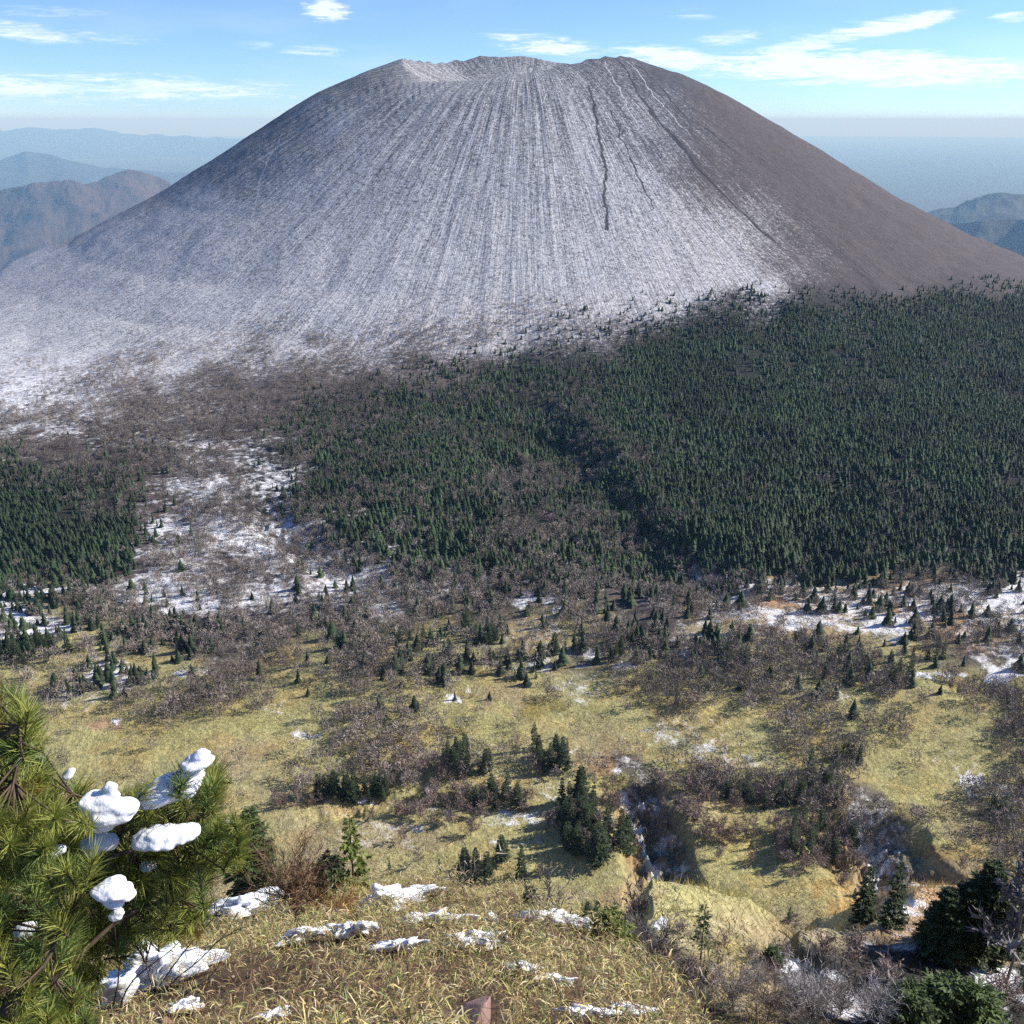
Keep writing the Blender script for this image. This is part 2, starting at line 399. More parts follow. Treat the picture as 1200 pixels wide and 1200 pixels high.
    wobv = t.n('ShaderNodeVectorMath', {0: wobv, 'Scale': 26.0}, operation='SCALE').outputs[0]
    PQ = t.n('ShaderNodeVectorMath', {0: t.n('ShaderNodeVectorMath', {0: P, 1: wobv}, operation='ADD').outputs[0], 1: (1, 1, 0)}, operation='MULTIPLY').outputs[0]
    dark = light = None; n_w = t.noise(P, 0.03, 3, 0.6)
    for p0, p1, p2, wd in RUN:
        A_ = at([p0[0], p1[0], p2[0]], [p0[1], p1[1], p2[1]])
        for k in (0, 1):
            a_, b_ = A_[k], A_[k + 1]; L_ = math.hypot(*(b_ - a_)[:2]); ux, uy = (b_ - a_)[:2] / L_
            v_ = t.n('ShaderNodeVectorMath', {0: PQ, 1: (a_[0], a_[1], 0)}, operation='SUBTRACT').outputs[0]
            al_ = t.n('ShaderNodeVectorMath', {0: v_, 1: (ux, uy, 0)}, operation='DOT_PRODUCT').outputs['Value']
            ac_ = t.math('ABSOLUTE', t.n('ShaderNodeVectorMath', {0: v_, 1: (-uy, ux, 0)}, operation='DOT_PRODUCT').outputs['Value'])
            end = t.math('MULTIPLY', t.math('GREATER_THAN', al_, 0.0), t.math('LESS_THAN', al_, L_))
            q_ = t.math('MULTIPLY', end, t.ramp(t.math('DIVIDE', ac_, t.math('MULTIPLY_ADD', n_w, abs(wd) * 2.0, 0.2)), 1.0, 0.25))
            if wd > 0: dark = q_ if dark is None else t.math('MAXIMUM', dark, q_)
            else: light = q_ if light is None else t.math('MAXIMUM', light, q_)
    lvl = t.math('MULTIPLY', lvl, t.math('MULTIPLY_ADD', dark, -0.92, 1.0))
    lvl = t.math('MAXIMUM', lvl, t.math('MULTIPLY', light, t.ramp(n_sp, 0.42, 0.6)))
    # ground colour
    n_c = t.noise(P, 0.08, 6, 0.7); n_f = t.noise(P, 1.3, 4, 0.7)
    g = t.math('MULTIPLY', t.math('MULTIPLY_ADD', n_c, 1.1, 0.45), t.math('MULTIPLY_ADD', n_f, 0.9, 0.55))
    gc = t.n('ShaderNodeCombineColor', {0: g, 1: g, 2: g}).outputs[0]
    base = t.mix(1.0, ta.outputs['Color'], gc, 'MULTIPLY')
    tuft = t.math('MULTIPLY_ADD', t.ramp(t.noise(P, 0.55, 4, 0.7), 0.40, 0.62), t.math('MULTIPLY', inv, 0.42), t.math('MULTIPLY_ADD', inv, -0.26, 1.0))
    tcol = t.n('ShaderNodeCombineColor', {0: tuft, 1: tuft, 2: tuft}).outputs[0]
    base = t.mix(1.0, base, tcol, 'MULTIPLY'); base = t.mix(t.math('MULTIPLY', dark, .7), base, (.03, .028, .03))
    warm = t.ramp(t.noise(P, 0.035, 5, 0.65), 0.45, 0.68)
    base = t.mix(t.math('MULTIPLY', warm, t.math('MULTIPLY_ADD', CO, -0.36, 0.42)), base, t.mix(1.0, base, (1.35, .95, .75), 'MULTIPLY'))
    lvl = t.math('MULTIPLY', lvl, t.math('MULTIPLY_ADD', CO, -0.28, 1.0))
    c = t.mix(lvl, base, (.84, .84, .84))
    t.nt.links.new(c, bs.inputs['Base Color']); bs.inputs['Roughness'].default_value = 0.9
    bs.inputs['Specular IOR Level'].default_value = 0.15
    hgt = t.math('ADD', t.math('MULTIPLY', n_sp, t.math('MULTIPLY_ADD', CO, -1.2, 3.6)), t.math('MULTIPLY', n_f, 0.35))
    hgt = t.math('ADD', hgt, t.math('MULTIPLY', t.math('MULTIPLY', n_st2, CO), 3.5))
    far = t.math('SUBTRACT', 1.0, FG)
    b = t.n('ShaderNodeBump', {'Strength': 0.75, 'Distance': 1.0, 'Height': t.math('MULTIPLY', hgt, far)})
    t.nt.links.new(b.outputs[0], bs.inputs['Normal'])
    me.materials.append(m)
    o = link('ground', me); tag(o, 'volcano cone with a dusting of snow above a grassy valley and the slope below the viewpoint', 'ground', kind='structure')
    return o
G_, T_, O_, K_ = (.42, .385, .16), (.40, .335, .18), (.46, .31, .18), (.05, .045, .04)  # K_ puts the shade of the lower right slope into the ground colour
PATCH = [  # x, y, rx, ry, snow, colour
    (150, 793, 48, 16, .62, None), (75, 815, 22, 9, .5, None), (45, 735, 40, 12, .85, None), (60, 690, 45, 8, .85, None), (115, 850, 25, 9, .1, O_), (135, 845, 8, 4, .8, None),
    (230, 790, 28, 6, .6, None), (315, 830, 22, 14, .45, None), (535, 820, 10, 6, .95, None), (548, 810, 6, 3, .9, None), (595, 815, 30, 22, .4, T_),
    (345, 860, 16, 6, .6, None), (365, 865, 14, 9, .6, None), (265, 905, 38, 26, .3, T_), (120, 770, 20, 6, .55, None),
    (640, 805, 36, 5, .45, None), (625, 780, 26, 10, .6, None), (690, 765, 12, 6, .8, None), (735, 780, 14, 6, .8, None), (800, 765, 16, 5, .75, None),
    (775, 860, 30, 14, .5, None), (830, 875, 26, 10, .52, T_), (870, 890, 50, 8, .35, None), (600, 960, 50, 10, .5, None), (470, 975, 90, 24, .42, T_), (400, 950, 50, 10, .4, T_),
    (575, 990, 45, 18, .38, None), (430, 940, 40, 5, .6, None), (520, 945, 30, 6, .65, None), (500, 925, 8, 10, .7, None), (670, 880, 12, 6, .6, None),
    (850, 700, 28, 9, .8, None), (900, 705, 34, 8, .35, O_), (940, 725, 60, 14, .72, None), (860, 735, 35, 8, .2, T_), (1040, 712, 22, 7, .15, O_), (1120, 725, 25, 9, .15, O_),
    (1010, 725, 40, 12, .65, T_), (1175, 692, 25, 14, .98, None), (1095, 670, 18, 7, .2, T_), (1080, 690, 50, 8, .7, None), (1165, 740, 40, 18, .6, None), (1180, 785, 25, 16, .7, None), (1100, 792, 55, 4, .75, None),
    (1135, 915, 18, 14, .9, None), (1160, 925, 26, 10, .5, None), (985, 815, 20, 8, .45, None), (875, 1005, 50, 36, .0, G_), (1000, 1060, 38, 34, .0, (.40, .29, .11)),
    (1055, 1075, 32, 26, .45, O_), (1120, 1000, 80, 12, 0, (.36, .27, .11)), (1180, 1030, 40, 18, 0, (.34, .27, .1)), (1090, 985, 60, 10, 0, G_), (680, 1025, 60, 14, .25, None), (720, 1050, 50, 20, .15, T_),
    (770, 1050, 16, 10, .2, T_), (860, 1125, 45, 50, 0.02, (.36, .29, .12)), (760, 1110, 24, 40, .4, (.08, .08, .075)), (775, 1082, 10, 8, .8, None), (850, 1085, 30, 14, .05, T_),  # dark grey patch paints the shade of the bank left of the knoll
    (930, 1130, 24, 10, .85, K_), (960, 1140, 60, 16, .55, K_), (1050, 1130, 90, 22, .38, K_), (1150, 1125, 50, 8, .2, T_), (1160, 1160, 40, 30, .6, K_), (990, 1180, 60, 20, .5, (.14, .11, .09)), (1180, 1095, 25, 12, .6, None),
    (720, 830, 45, 22, 0.02, G_), (520, 850, 60, 16, .05, G_), (640, 830, 40, 14, .05, (.30, .27, .10)), (700, 920, 40, 12, .1, G_), (1070, 930, 40, 30, .02, G_), (935, 850, 60, 14, .08, G_), (200, 870, 90, 20, .05, G_), (290, 850, 40, 12, .1, G_),
    (780, 700, 30, 10, .3, None), (630, 700, 30, 10, .75, None), (610, 680, 20, 5, .6, None), (655, 715, 12, 4, .8, None), (200, 690, 70, 26, .68, None), (320, 660, 110, 40, .6, None), (460, 700, 60, 24, .62, None), (235, 640, 70, 40, .62, None),
]
RUN = [((748, 110), (830, 210), (910, 285), 5.0), ((690, 100), (706, 180), (713, 270), 3.2), ((715, 130), (735, 180), (768, 245), 1.6), ((745, 75), (800, 135), (880, 190), 3.0), ((722, 70), (745, 105), (775, 150), 2.4),
       ((332, 155), (310, 195), (297, 238), -1.3), ((850, 262), (862, 275), (880, 300), -1.3), ((708, 72), (722, 100), (748, 150), -1.4), ((735, 72), (765, 110), (810, 160), -1.3), ((640, 105), (632, 150), (622, 230), -1.0), ((560, 110), (540, 160), (520, 235), -1.0), ((470, 130), (440, 190), (415, 250), -1.0), ((800, 300), (812, 330), (840, 352), -1.2)]
ground = build_ground()


# ------------------------------------------------------------------ far ranges
def far_range(name, label, pts, dist, width, c1, c2, seed, rough=1.0):
    """a mountain range standing at its own distance: crest heights from the picture rows, ridged flanks down to the lowland"""
    n, mrows = 420, 110
    xs = np.linspace(pts[0][0], pts[-1][0], n)
    row = np.interp(xs, [p[0] for p in pts], [p[1] for p in pts])
    u, yh, zz = ray(xs, row); L = np.hypot(u, yh)
    dcr = dist * (1 + 0.05 * fbm(xs, xs * 0, 90, 3, seed))
    zc = zz / L * dcr
    t = np.linspace(-1, 1, mrows)
    T, I = np.meshgrid(np.sign(t) * np.abs(t) ** 1.3, np.arange(n), indexing='ij')
    dd = dcr[I] + T * width
    X = u[I] / L[I] * dd; Y = yh[I] / L[I] * dd
    base = LOW - 6
    fall = (1 - np.abs(T)) ** 1.15
    rid = (0.5 - np.abs(fbm(X, Y, width * 0.42, 5, seed + 9, 0.55))) * 2
    hgt = (zc[I] - base)
    Zr = base + hgt * np.clip(fall * (0.72 + 0.38 * rid * (1 - fall)) + 0.28 * fall ** 3, 0, 1) + hgt * 0.16 * (rid - 0.8) * fall * (1 - fall) * 4 * 0.5
    Zr = Zr + (0.35 - np.abs(fbm(X, Y, dist * 0.045, 6, seed + 31, 0.55))) * dist * 0.0125 * rough * (1 - np.abs(T)) ** .7
    V = np.stack([X, Y, Zr], -1).reshape(-1, 3)
    ii = np.arange(mrows - 1)[:, None]; jj = np.arange(n - 1)[None]
    f = np.stack([ii * n + jj, ii * n + jj + 1, (ii + 1) * n + jj + 1, (ii + 1) * n + jj], -1).reshape(-1, 4)
    me = mesh_np(name, V, f, mat_plain(name + '_cover', c1, c2, 0.002, 0.95), True)
    o = link(name, me); tag(o, label, 'mountains', kind='structure'); return o
far_range('brown_hills', 'brown ridged hills behind the left flank of the volcano', [(-160, 262), (-60, 235), (0, 226), (25, 219), (45, 217), (80, 216), (100, 217), (130, 210), (150, 203), (165, 206), (190, 213), (240, 240), (300, 285)], 17500, 4600, (.10, .062, .050), (.05, .042, .04), 11, 0.9)
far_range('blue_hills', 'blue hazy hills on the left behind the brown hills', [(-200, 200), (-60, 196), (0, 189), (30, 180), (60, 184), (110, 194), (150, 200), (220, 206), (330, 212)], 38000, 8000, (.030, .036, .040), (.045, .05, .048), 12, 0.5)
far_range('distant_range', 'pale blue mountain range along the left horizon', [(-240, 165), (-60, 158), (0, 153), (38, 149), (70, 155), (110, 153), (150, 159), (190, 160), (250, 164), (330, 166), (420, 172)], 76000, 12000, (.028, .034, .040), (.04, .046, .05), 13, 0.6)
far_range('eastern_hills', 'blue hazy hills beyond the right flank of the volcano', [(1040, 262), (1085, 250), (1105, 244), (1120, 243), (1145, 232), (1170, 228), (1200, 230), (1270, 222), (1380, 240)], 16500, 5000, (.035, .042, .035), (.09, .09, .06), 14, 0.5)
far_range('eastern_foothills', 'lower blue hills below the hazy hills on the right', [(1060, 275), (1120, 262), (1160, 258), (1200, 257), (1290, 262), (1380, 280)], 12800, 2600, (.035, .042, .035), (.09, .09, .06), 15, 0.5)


# ------------------------------------------------------------------ trees
def tris(P0, P1, P2):
    V = np.stack([P0, P1, P2], 1).reshape(-1, 3); return V, np.arange(len(V)).reshape(-1, 3)
def tube(pts, rad, k=6):
    pts = np.asarray(pts, float); n = len(pts); rad = np.broadcast_to(rad, (n,))
    T = np.gradient(pts, axis=0); T /= np.linalg.norm(T, axis=1)[:, None] + 1e-9
    a = np.cross(T, [0.31, 0.52, 0.8]); a /= np.linalg.norm(a, axis=1)[:, None] + 1e-9; b = np.cross(T, a)
    th = np.linspace(0, 2 * np.pi, k, endpoint=False)
    V = pts[:, None] + rad[:, None, None] * (np.cos(th)[None, :, None] * a[:, None] + np.sin(th)[None, :, None] * b[:, None])
    i = np.arange(n - 1)[:, None] * k; j = np.arange(k)[None]; j2 = (j + 1) % k
    f = np.stack([i + j, i + j2, i + k + j2, i + k + j], -1).reshape(-1, 4)
    return V.reshape(-1, 3), f
def merge(parts):
    V, F3, F4, n = [], [], [], 0
    for v, f in parts:
        V.append(v); (F3 if f.shape[1] == 3 else F4).append(f + n); n += len(v)
    return np.concatenate(V), [np.concatenate(x) for x in (F3, F4) if x]
def rdir(r, n):
    v = r.normal(size=(n, 3)); return v / np.linalg.norm(v, axis=1)[:, None]
M_BARK = mat_plain('conifer_bark', (.10, .075, .055), (.05, .04, .032), 3, .9)
M_NEED = mat_attr('conifer_needles', .75, 1.2, .8, 0.12, .3)
M_TWIG = mat_attr('bare_twigs', .9, 1.2, .5)
M_TRNK = mat_plain('grey_bark', (.20, .17, .15), (.10, .085, .075), 3, .9)
def conifer(H, r, seed, levels=15, per=9, leaf=9, shape=1.0, base=.10):
    """crown made of drooping branches that each carry needle sprays"""
    g = np.random.default_rng(seed); P0, P1, P2, C = [], [], [], []
    for k in range(levels):
        f = (k + g.uniform(-.3, .3)) / levels; z = H * (base + (1 - base) * f)
        R0 = r * (1 - f) ** shape * g.uniform(.8, 1.12) + r * .05
        ph = g.uniform(0, 6.28)
        for j in range(per):
            if g.random() < .14: continue
            a = ph + j * 6.283 / per + g.uniform(-.3, .3); L = R0 * g.uniform(.6, 1.18); up = .25 - .65 * (1 - f)
            dr = np.array([math.cos(a), math.sin(a), 0]); sd_ = np.array([-dr[1], dr[0], 0])
            s = g.uniform(.15, 1, leaf) ** .8
            c = dr * (s * L)[:, None]; c[:, 2] += z + up * s * L * .8 + .14 * L * s ** 2
            wd = L * .34 * (1.15 - s)[:, None] + .07 * r
            ang = g.uniform(-1, 1, leaf)[:, None]
            out = dr * (0.55) + sd_ * ang + np.array([0, 0, 1]) * g.uniform(-.35, .2, leaf)[:, None]
            out /= np.linalg.norm(out, axis=1)[:, None]
            cr = np.cross(out, rdir(g, leaf) + [0, 0, 1.2]); cr /= np.linalg.norm(cr, axis=1)[:, None]
            P0.append(c - cr * wd * .42); P1.append(c + cr * wd * .42); P2.append(c + out * wd * 1.5)
            C.append(g.uniform(.65, 1.35, leaf))
    P0, P1, P2 = map(np.concatenate, (P0, P1, P2)); C = np.concatenate(C)
    V, f = tris(P0, P1, P2)
    col_ = np.array([.055, .078, .030]) * np.repeat(C, 3)[:, None] * np.array([1, 1, 1])
    return V, f, col_
def conifer_trunk(H, r):
    z = np.linspace(-.8, H * .97, 7); p = np.stack([z * 0, z * 0, z], 1); return tube(p, np.interp(z, [-1, H], [H * .022, H * .003]), 6)
def bare(H, r, seed, nl=26, tw=9, kind=0):
    """leafless tree: limbs rise from the trunk and break up into fine twigs"""
    g = np.random.default_rng(seed); parts = []; z = np.linspace(-.6, H * (.9 if kind == 0 else .55), 7)
    bend = np.cumsum(g.normal(0, .035 * H, (7, 2)) * .5, 0)
    tp = np.stack([bend[:, 0], bend[:, 1], z], 1); parts.append(tube(tp, np.interp(z, [-1, H], [H * .017, H * .003]), 5))
    P0, P1, P2 = [], [], []
    for k in range(nl):
        f = g.uniform(.22 if kind == 0 else .15, 1) ; zb = f * z[-1]
        b = np.array([np.interp(zb, z, tp[:, 0]), np.interp(zb, z, tp[:, 1]), zb])
        a = g.uniform(0, 6.283); el = g.uniform(.0, .7) if kind == 0 else g.uniform(.5, 1.25)
        L = (r * (1.15 - f * .85) if kind == 0 else r * g.uniform(.7, 1.25)) * g.uniform(.75, 1.15)
        d0 = np.array([math.cos(a) * math.cos(el), math.sin(a) * math.cos(el), math.sin(el)])
        q = np.linspace(0, 1, 4)[:, None]; lp = b + d0 * q * L + np.array([0, 0, .18 * L]) * q ** 2
        parts.append(tube(lp, np.array([.012, .008, .005, .002]) * H * .6, 3))
        s = g.uniform(.2, 1.05, tw)[:, None]; c = b + d0 * s * L + np.array([0, 0, .18 * L]) * s ** 2
        o = rdir(g, tw) * .9 + d0 * .8 + [0, 0, .45]; o /= np.linalg.norm(o, axis=1)[:, None]
        l = L * g.uniform(.22, .5, tw)[:, None]
        for rep_ in range(3):
            o2 = o + rdir(g, tw) * (.55 * rep_); o2 /= np.linalg.norm(o2, axis=1)[:, None]
            cr = np.cross(o2, rdir(g, tw)); cr /= np.linalg.norm(cr, axis=1)[:, None]; cw = cr * (H * (0.0105 if nl < 42 else .0038))
            cc_ = c + o * l * .3 * rep_
            P0.append(cc_ - cw); P1.append(cc_ + cw); P2.append(cc_ + o2 * l * (1 - .15 * rep_))
    V, f = tris(*map(np.concatenate, (P0, P1, P2)))
    return merge(parts), (V, f)

# ---- woods far off: one mass each, many small trees spread over the slope
def scatter(gd, peak, ylo, yhi, seed, pw=1.0, ca=1.9):
    """points uniform on the ground, thinned by what grows there"""
    g = np.random.default_rng(seed)
    dmax, dmin = 1900, 250
    amax = 0.62; area = amax * (dmax ** 2 - dmin ** 2)
    n = int(area * peak); d = np.sqrt(g.uniform(dmin ** 2, dmax ** 2, n)); a = g.uniform(-amax, amax, n)
    x = d * np.sin(a); y = d * np.cos(a); z = Z(x, y); px, py = proj(x, y, z)
    p = (look(gd, px + fbm(px, py, 45, 3, seed) * 40, py + fbm(px, py, 40, 3, seed + 1) * 26) / 9) ** pw
    cl = fbm(x, y, 38, 3, seed + 5)
    p = p * np.clip(1 + ca * cl, 0.04, 2.4)
    k = (g.random(n) < p) & (py > ylo) & (py < yhi) & (np.abs(px - 600) < 660)
    return x[k], y[k], z[k], px[k], py[k], d[k]
def mass(name, label, cat, pts, protos, hs, mat, tintf, seed):
    """bake copies of a few small tree shapes into one mesh"""
    g = np.random.default_rng(seed); x, y, z = pts[:3]; n = len(x)
    which = g.integers(0, len(protos), n); Vs, Fs, Cs, off = [], [], [], 0
    sc = hs(g, x, y); ang = g.uniform(0, 6.283, n); ws = g.uniform(.75, 1.25, n) * sc; T = tintf(g, x, y, n)
    for w_, (V, f, c) in enumerate(protos):
        k = np.where(which == w_)[0]
        if not len(k): continue
        ca, sa = np.cos(ang[k])[:, None], np.sin(ang[k])[:, None]
        X = (V[None, :, 0] * ca - V[None, :, 1] * sa) * ws[k][:, None] + x[k][:, None]
        Y = (V[None, :, 0] * sa + V[None, :, 1] * ca) * ws[k][:, None] + y[k][:, None]
        ZZ = V[None, :, 2] * sc[k][:, None] + z[k][:, None] - .25
        Vs.append(np.stack([X, Y, ZZ], -1).reshape(-1, 3))
        Fs.append((f[None] + (np.arange(len(k)) * len(V))[:, None, None]).reshape(-1, 3) + off); off += len(k) * len(V)
        Cs.append((c[None] * T[k][:, None]).reshape(-1, 3))
    me = mesh_np(name, np.concatenate(Vs), np.concatenate(Fs), mat); color_attr(me, 'tint', np.concatenate(Cs))
    o = link(name, me); tag(o, label, cat, kind='stuff'); return o
def lowcon(seed):
    """small conifer seen from afar: ragged drooping tiers round a stem"""
    g = np.random.default_rng(seed); V, F_, C, n = [], [], [], 0; r = g.uniform(.20, .33)
    for k in range(4):
        f = k / 4; zt = min(1.0, .42 + f * .62 + g.uniform(0, .04)) if k < 3 else 1.0; zb = .08 + f * .72; rr = r * (1 - f * .78); m = 9
        a = np.linspace(0, 6.283, m, endpoint=False) + g.uniform(0, 1); q = rr * g.uniform(.62, 1.3, m)
        ring = np.stack([np.cos(a) * q, np.sin(a) * q, zb + g.uniform(-.05, .05, m)], 1)
        V += [ring, [[g.uniform(-.01, .01), 0, zt]]]
        F_ += [[n + i, n + (i + 1) % m, n + m] for i in range(m)]; C += [g.uniform(.75, 1.3, m + 1)]; n += m + 1
    return np.concatenate(V), np.array(F_), np.array([.030, .056, .021]) * np.concatenate(C)[:, None]
def lowbare(seed, kind):
    g = np.random.default_rng(seed); n = 95
    c = rdir(g, n) * (g.uniform(.35, 1, n) ** .5)[:, None] * [.32, .32, .36] + [0, 0, .60]
    o = rdir(g, n) * .7 + (c - [0, 0, .35]) * 1.6; o /= np.linalg.norm(o, axis=1)[:, None]
    cr = np.cross(o, rdir(g, n)); cr /= np.linalg.norm(cr, axis=1)[:, None]
    l = g.uniform(.12, .3, n)[:, None]
    V, f = tris(c - cr * .018, c + cr * .018, c + o * l)
    s = np.array([[-.02, 0, -.05], [.02, 0, -.05], [0, 0, .75], [0, -.02, -.05], [0, .02, -.05], [0, 0, .75]])
    V = np.concatenate([V, s]); f = np.concatenate([f, [[n * 3, n * 3 + 1, n * 3 + 2], [n * 3 + 3, n * 3 + 4, n * 3 + 5]]])
    return V, f, np.array([.29, .245, .21]) * np.repeat(g.uniform(.7, 1.3, len(f)), 3)[:, None]
PC = [lowcon(100 + i) for i in range(6)]; PB = [lowbare(200 + i, 0) for i in range(6)]
cpts = scatter(gC, .165, 325, 850, 300, 1.7)
mass('conifer_forest', 'dark green conifer forest covering the foot of the volcano', 'forest', cpts, PC,
     lambda g, x, y: g.uniform(.5, 1.0, len(x)) ** 1.4 * 1.55 * np.interp(np.hypot(x, y), [550, 700, 850, 1200], [8.6, 6.9, 5.9, 4.8]), M_NEED,
     lambda g, x, y, n: np.array([1, 1, 1]) * g.uniform(.55, 1.5, n)[:, None] * (1 + fbm(x, y, 60, 3, 5)[:, None] * .8) + g.uniform(0, .35, n)[:, None] * [1, .4, .5], 1)
bpts = scatter(gB, .066, 345, 1100, 320, 1.35, 2.8)
# the nearest bare trees become things of their own; the rest stays one mass
dep = bpts[5]; pick = np.zeros(len(dep), bool)
vall = (bpts[4] > 770) & (bpts[3] > 20) & (bpts[3] < 1190) & ~((bpts[4] > 1030) & (bpts[3] < 740))
idx = np.where(vall)[0]; order = idx[np.argsort(dep[idx])]; pick[order[:290]] = True
BT = [np.compress(pick, a) for a in bpts]; rest = [np.compress(~pick, a) for a in bpts]
print('CONIFERS', len(cpts[0]), 'BARE', len(bpts[0]), 'valley bare', len(idx), 'last dist', dep[order[:290]].max())
mass('bare_woodland', 'grey brown leafless woodland and scrub below the cone and across the far valley', 'woodland', rest, PB,
     lambda g, x, y: g.uniform(.6, 1.3, len(x)) * np.interp(np.hypot(x, y), [300, 500, 620, 800, 1200], [8.5, 8, 7, 6, 4.2]), M_TWIG,
     lambda g, x, y, n: np.array([1, 1, 1]) * g.uniform(.6, 1.35, n)[:, None] * (1 + fbm(x, y, 80, 3, 6)[:, None] * .5), 2)

# ---- single trees of the valley
ORD = 'first second third fourth fifth sixth seventh eighth ninth tenth eleventh twelfth thirteenth fourteenth fifteenth sixteenth seventeenth eighteenth nineteenth twentieth'.split()
def ordn(i, n):
    if i == 0: return 'leftmost'
    if i == n - 1: return 'rightmost'
    if i < 20: return ORD[i] + ' from left'
    if n - 1 - i < 20: return ORD[n - 1 - i] + ' from right'
    return 'twenty-' + ORD[i - 20] + ' from left'
def con_meshes(seed, r, levels, per, leaf, shape, base):
    V, f, c = conifer(1.0, r, seed, levels, per, leaf, shape, base)
    cr = mesh_np('crown', V, f, M_NEED); color_attr(cr, 'tint', c)
    tv, tf = conifer_trunk(1.0, r); tv = tv.copy(); tv[:, 2] = np.where(tv[:, 2] < 0, tv[:, 2] * .1, tv[:, 2])
    return mesh_np('trunk', tv, tf, M_BARK, True), cr
CM = [con_meshes(400 + i, [.19, .17, .22, .18, .26, .20][i], 15, 9, 9, [.85, 1, .8, .9, .65, .7][i], [.06, .05, .08, .05, .14, .10][i]) for i in range(6)]
def plant(name, label, cat, group, loc, H, me, wd=1.0, rot=None, g=None):
    e = empty(name, loc); e.scale = (H * wd, H * wd, H); e.rotation_euler = (0, 0, random.uniform(0, 6.28) if rot is None else rot)
    tag(e, label, cat, group)
    a = bpy.data.objects.new('trunk', me[0]); b = bpy.data.objects.new('crown', me[1])
    for o in (a, b): col.objects.link(o); o.parent = e
    return e
g4 = np.random.default_rng(44)
# centre x, y, half widths, count, height m, where
CL_ = [(638, 886, 30, 17, 13, 9, 'in the dark grove on the bright meadow'), (545, 888, 34, 16, 14, 9.5, 'in the wood below the bright meadow'),
       (400, 928, 62, 9, 22, 9, 'in the tree belt above the pale lower meadow'), (585, 936, 46, 9, 10, 9.5, 'among the brown trees of the middle belt'),
       (668, 950, 34, 22, 17, 11.5, 'in the upper grove left of the gully'), (700, 985, 40, 24, 24, 12, 'in the thick grove left of the snowy gully'),
       (990, 888, 18, 10, 9, 8.5, 'in the small dark clump on the right meadow'), (955, 905, 26, 8, 6, 8, 'in front of the clump on the right meadow'),
       (905, 932, 60, 12, 16, 8.5, 'in the brown wood right of the gully'), (975, 935, 30, 14, 10, 8.5, 'at the right end of the brown wood'),
       (955, 985, 44, 24, 17, 9, 'in the wood between the two gullies'), (770, 1062, 34, 11, 8, 8, 'at the foot of the snowy gully'),
       (855, 1068, 42, 11, 11, 8, 'in the row behind the straw coloured knoll'), (700, 1074, 46, 10, 10, 7.5, 'in the low row below the thick grove'),
       (925, 1085, 24, 12, 6, 8, 'below the grass between the two gullies'), (1170, 950, 20, 7, 8, 7.5, 'in the clump at the right edge meadow'),
       (722, 762, 16, 10, 6, 9, 'in the clump left of the snow spots mid valley'), (655, 758, 8, 8, 3, 8, 'beside the small snow patch mid valley'),
       (575, 738, 34, 16, 12, 9, 'at the foot of the mixed forest'), (40, 762, 46, 16, 18, 9, 'in the dark clump at the left edge'),
       (60, 700, 60, 10, 12, 8, 'below the left forest'), (470, 752, 66, 8, 12, 7.5, 'in the band along the far valley'),
       (868, 772, 38, 12, 12, 8.5, 'in the dark clump below the snowy flats'), (1042, 788, 26, 10, 8, 8.5, 'in the trees below the snowy flats'), (1060, 770, 90, 8, 8, 7.5, 'in the grey band under the snowy flats')]
SINGLE = [(545, 1027, 11, 4, 'broad dark conifer, left one of three close together on the lower meadow'), (558, 1029, 12, 2, 'tallest of three close conifers on the lower meadow'), (571, 1028, 10, 5, 'right one of three close conifers on the lower meadow'),
          (588, 1010, 10.5, 4, 'open crowned conifer with bare stem behind the trio on the lower meadow'), (611, 1026, 12, 0, 'pointed dark conifer alone right of the trio on the lower meadow'),
          (457, 1026, 6, 0, 'small conifer behind the snow covered shrub'), (515, 1026, 7, 1, 'small slim conifer left of the trio on the lower meadow'), (300, 1005, 8, 3, 'dark conifer beyond the leafy sapling'),
          (793, 826, 7.5, 0, 'lone conifer with a long shadow on the mid valley grass'), (603, 798, 6, 1, 'lone small conifer at the far edge of the bright meadow'), (1010, 1086, 5, 2, 'small round conifer at the edge of the sandy slope'), (1044, 1088, 4, 0, 'tiny conifer at the foot of the sandy slope'),
          (880, 995, 5, 0, 'small lone conifer on the grass right of the snowy gully'), (1001, 1052, 4, 2, 'small bush like conifer on the upper sandy slope'), (628, 795, 5, 1, 'small conifer left of the snow streak mid valley'), (350, 745, 7, 2, 'dark conifer among the scrub of the far valley')]
for cx_, cy_, rx_, ry_, n_, H_, where in CL_:
    th = g4.uniform(0, 6.283, n_); rr = np.sqrt(g4.uniform(0, 1, n_)) ; X = cx_ + rx_ * rr * np.cos(th); Y = cy_ + ry_ * rr * np.sin(th) + 6
    o_ = np.argsort(X); X, Y = X[o_], Y[o_]; P = at(X, Y); hh = 1.45 * H_ * g4.uniform(.55, 1.25, n_)
    big = np.argmax(hh); ok = np.hypot(P[:, 0], P[:, 1]) > 215
    for i in range(n_):
        lab = ('tallest dark conifer ' if i == big else '%s dark conifer, %s, ' % ('tall' if hh[i] > 1.4 * H_ else 'small' if hh[i] < H_ * 1.05 else 'middling', ordn(i, n_))) + where
        if ok[i]: plant('conifer', lab, 'conifer', 'conifers ' + where, P[i] - [0, 0, .2], hh[i], CM[g4.integers(0, 6)], g4.uniform(.85, 1.2))
for px_, py_, H_, k_, lab in SINGLE:
    p = at(px_, py_)[0]
    plant('conifer', lab, 'conifer', 'lone conifers on the valley floor', p - [0, 0, .2], H_ * 1.35, CM[k_], 1.15 if k_ > 2 else 1)
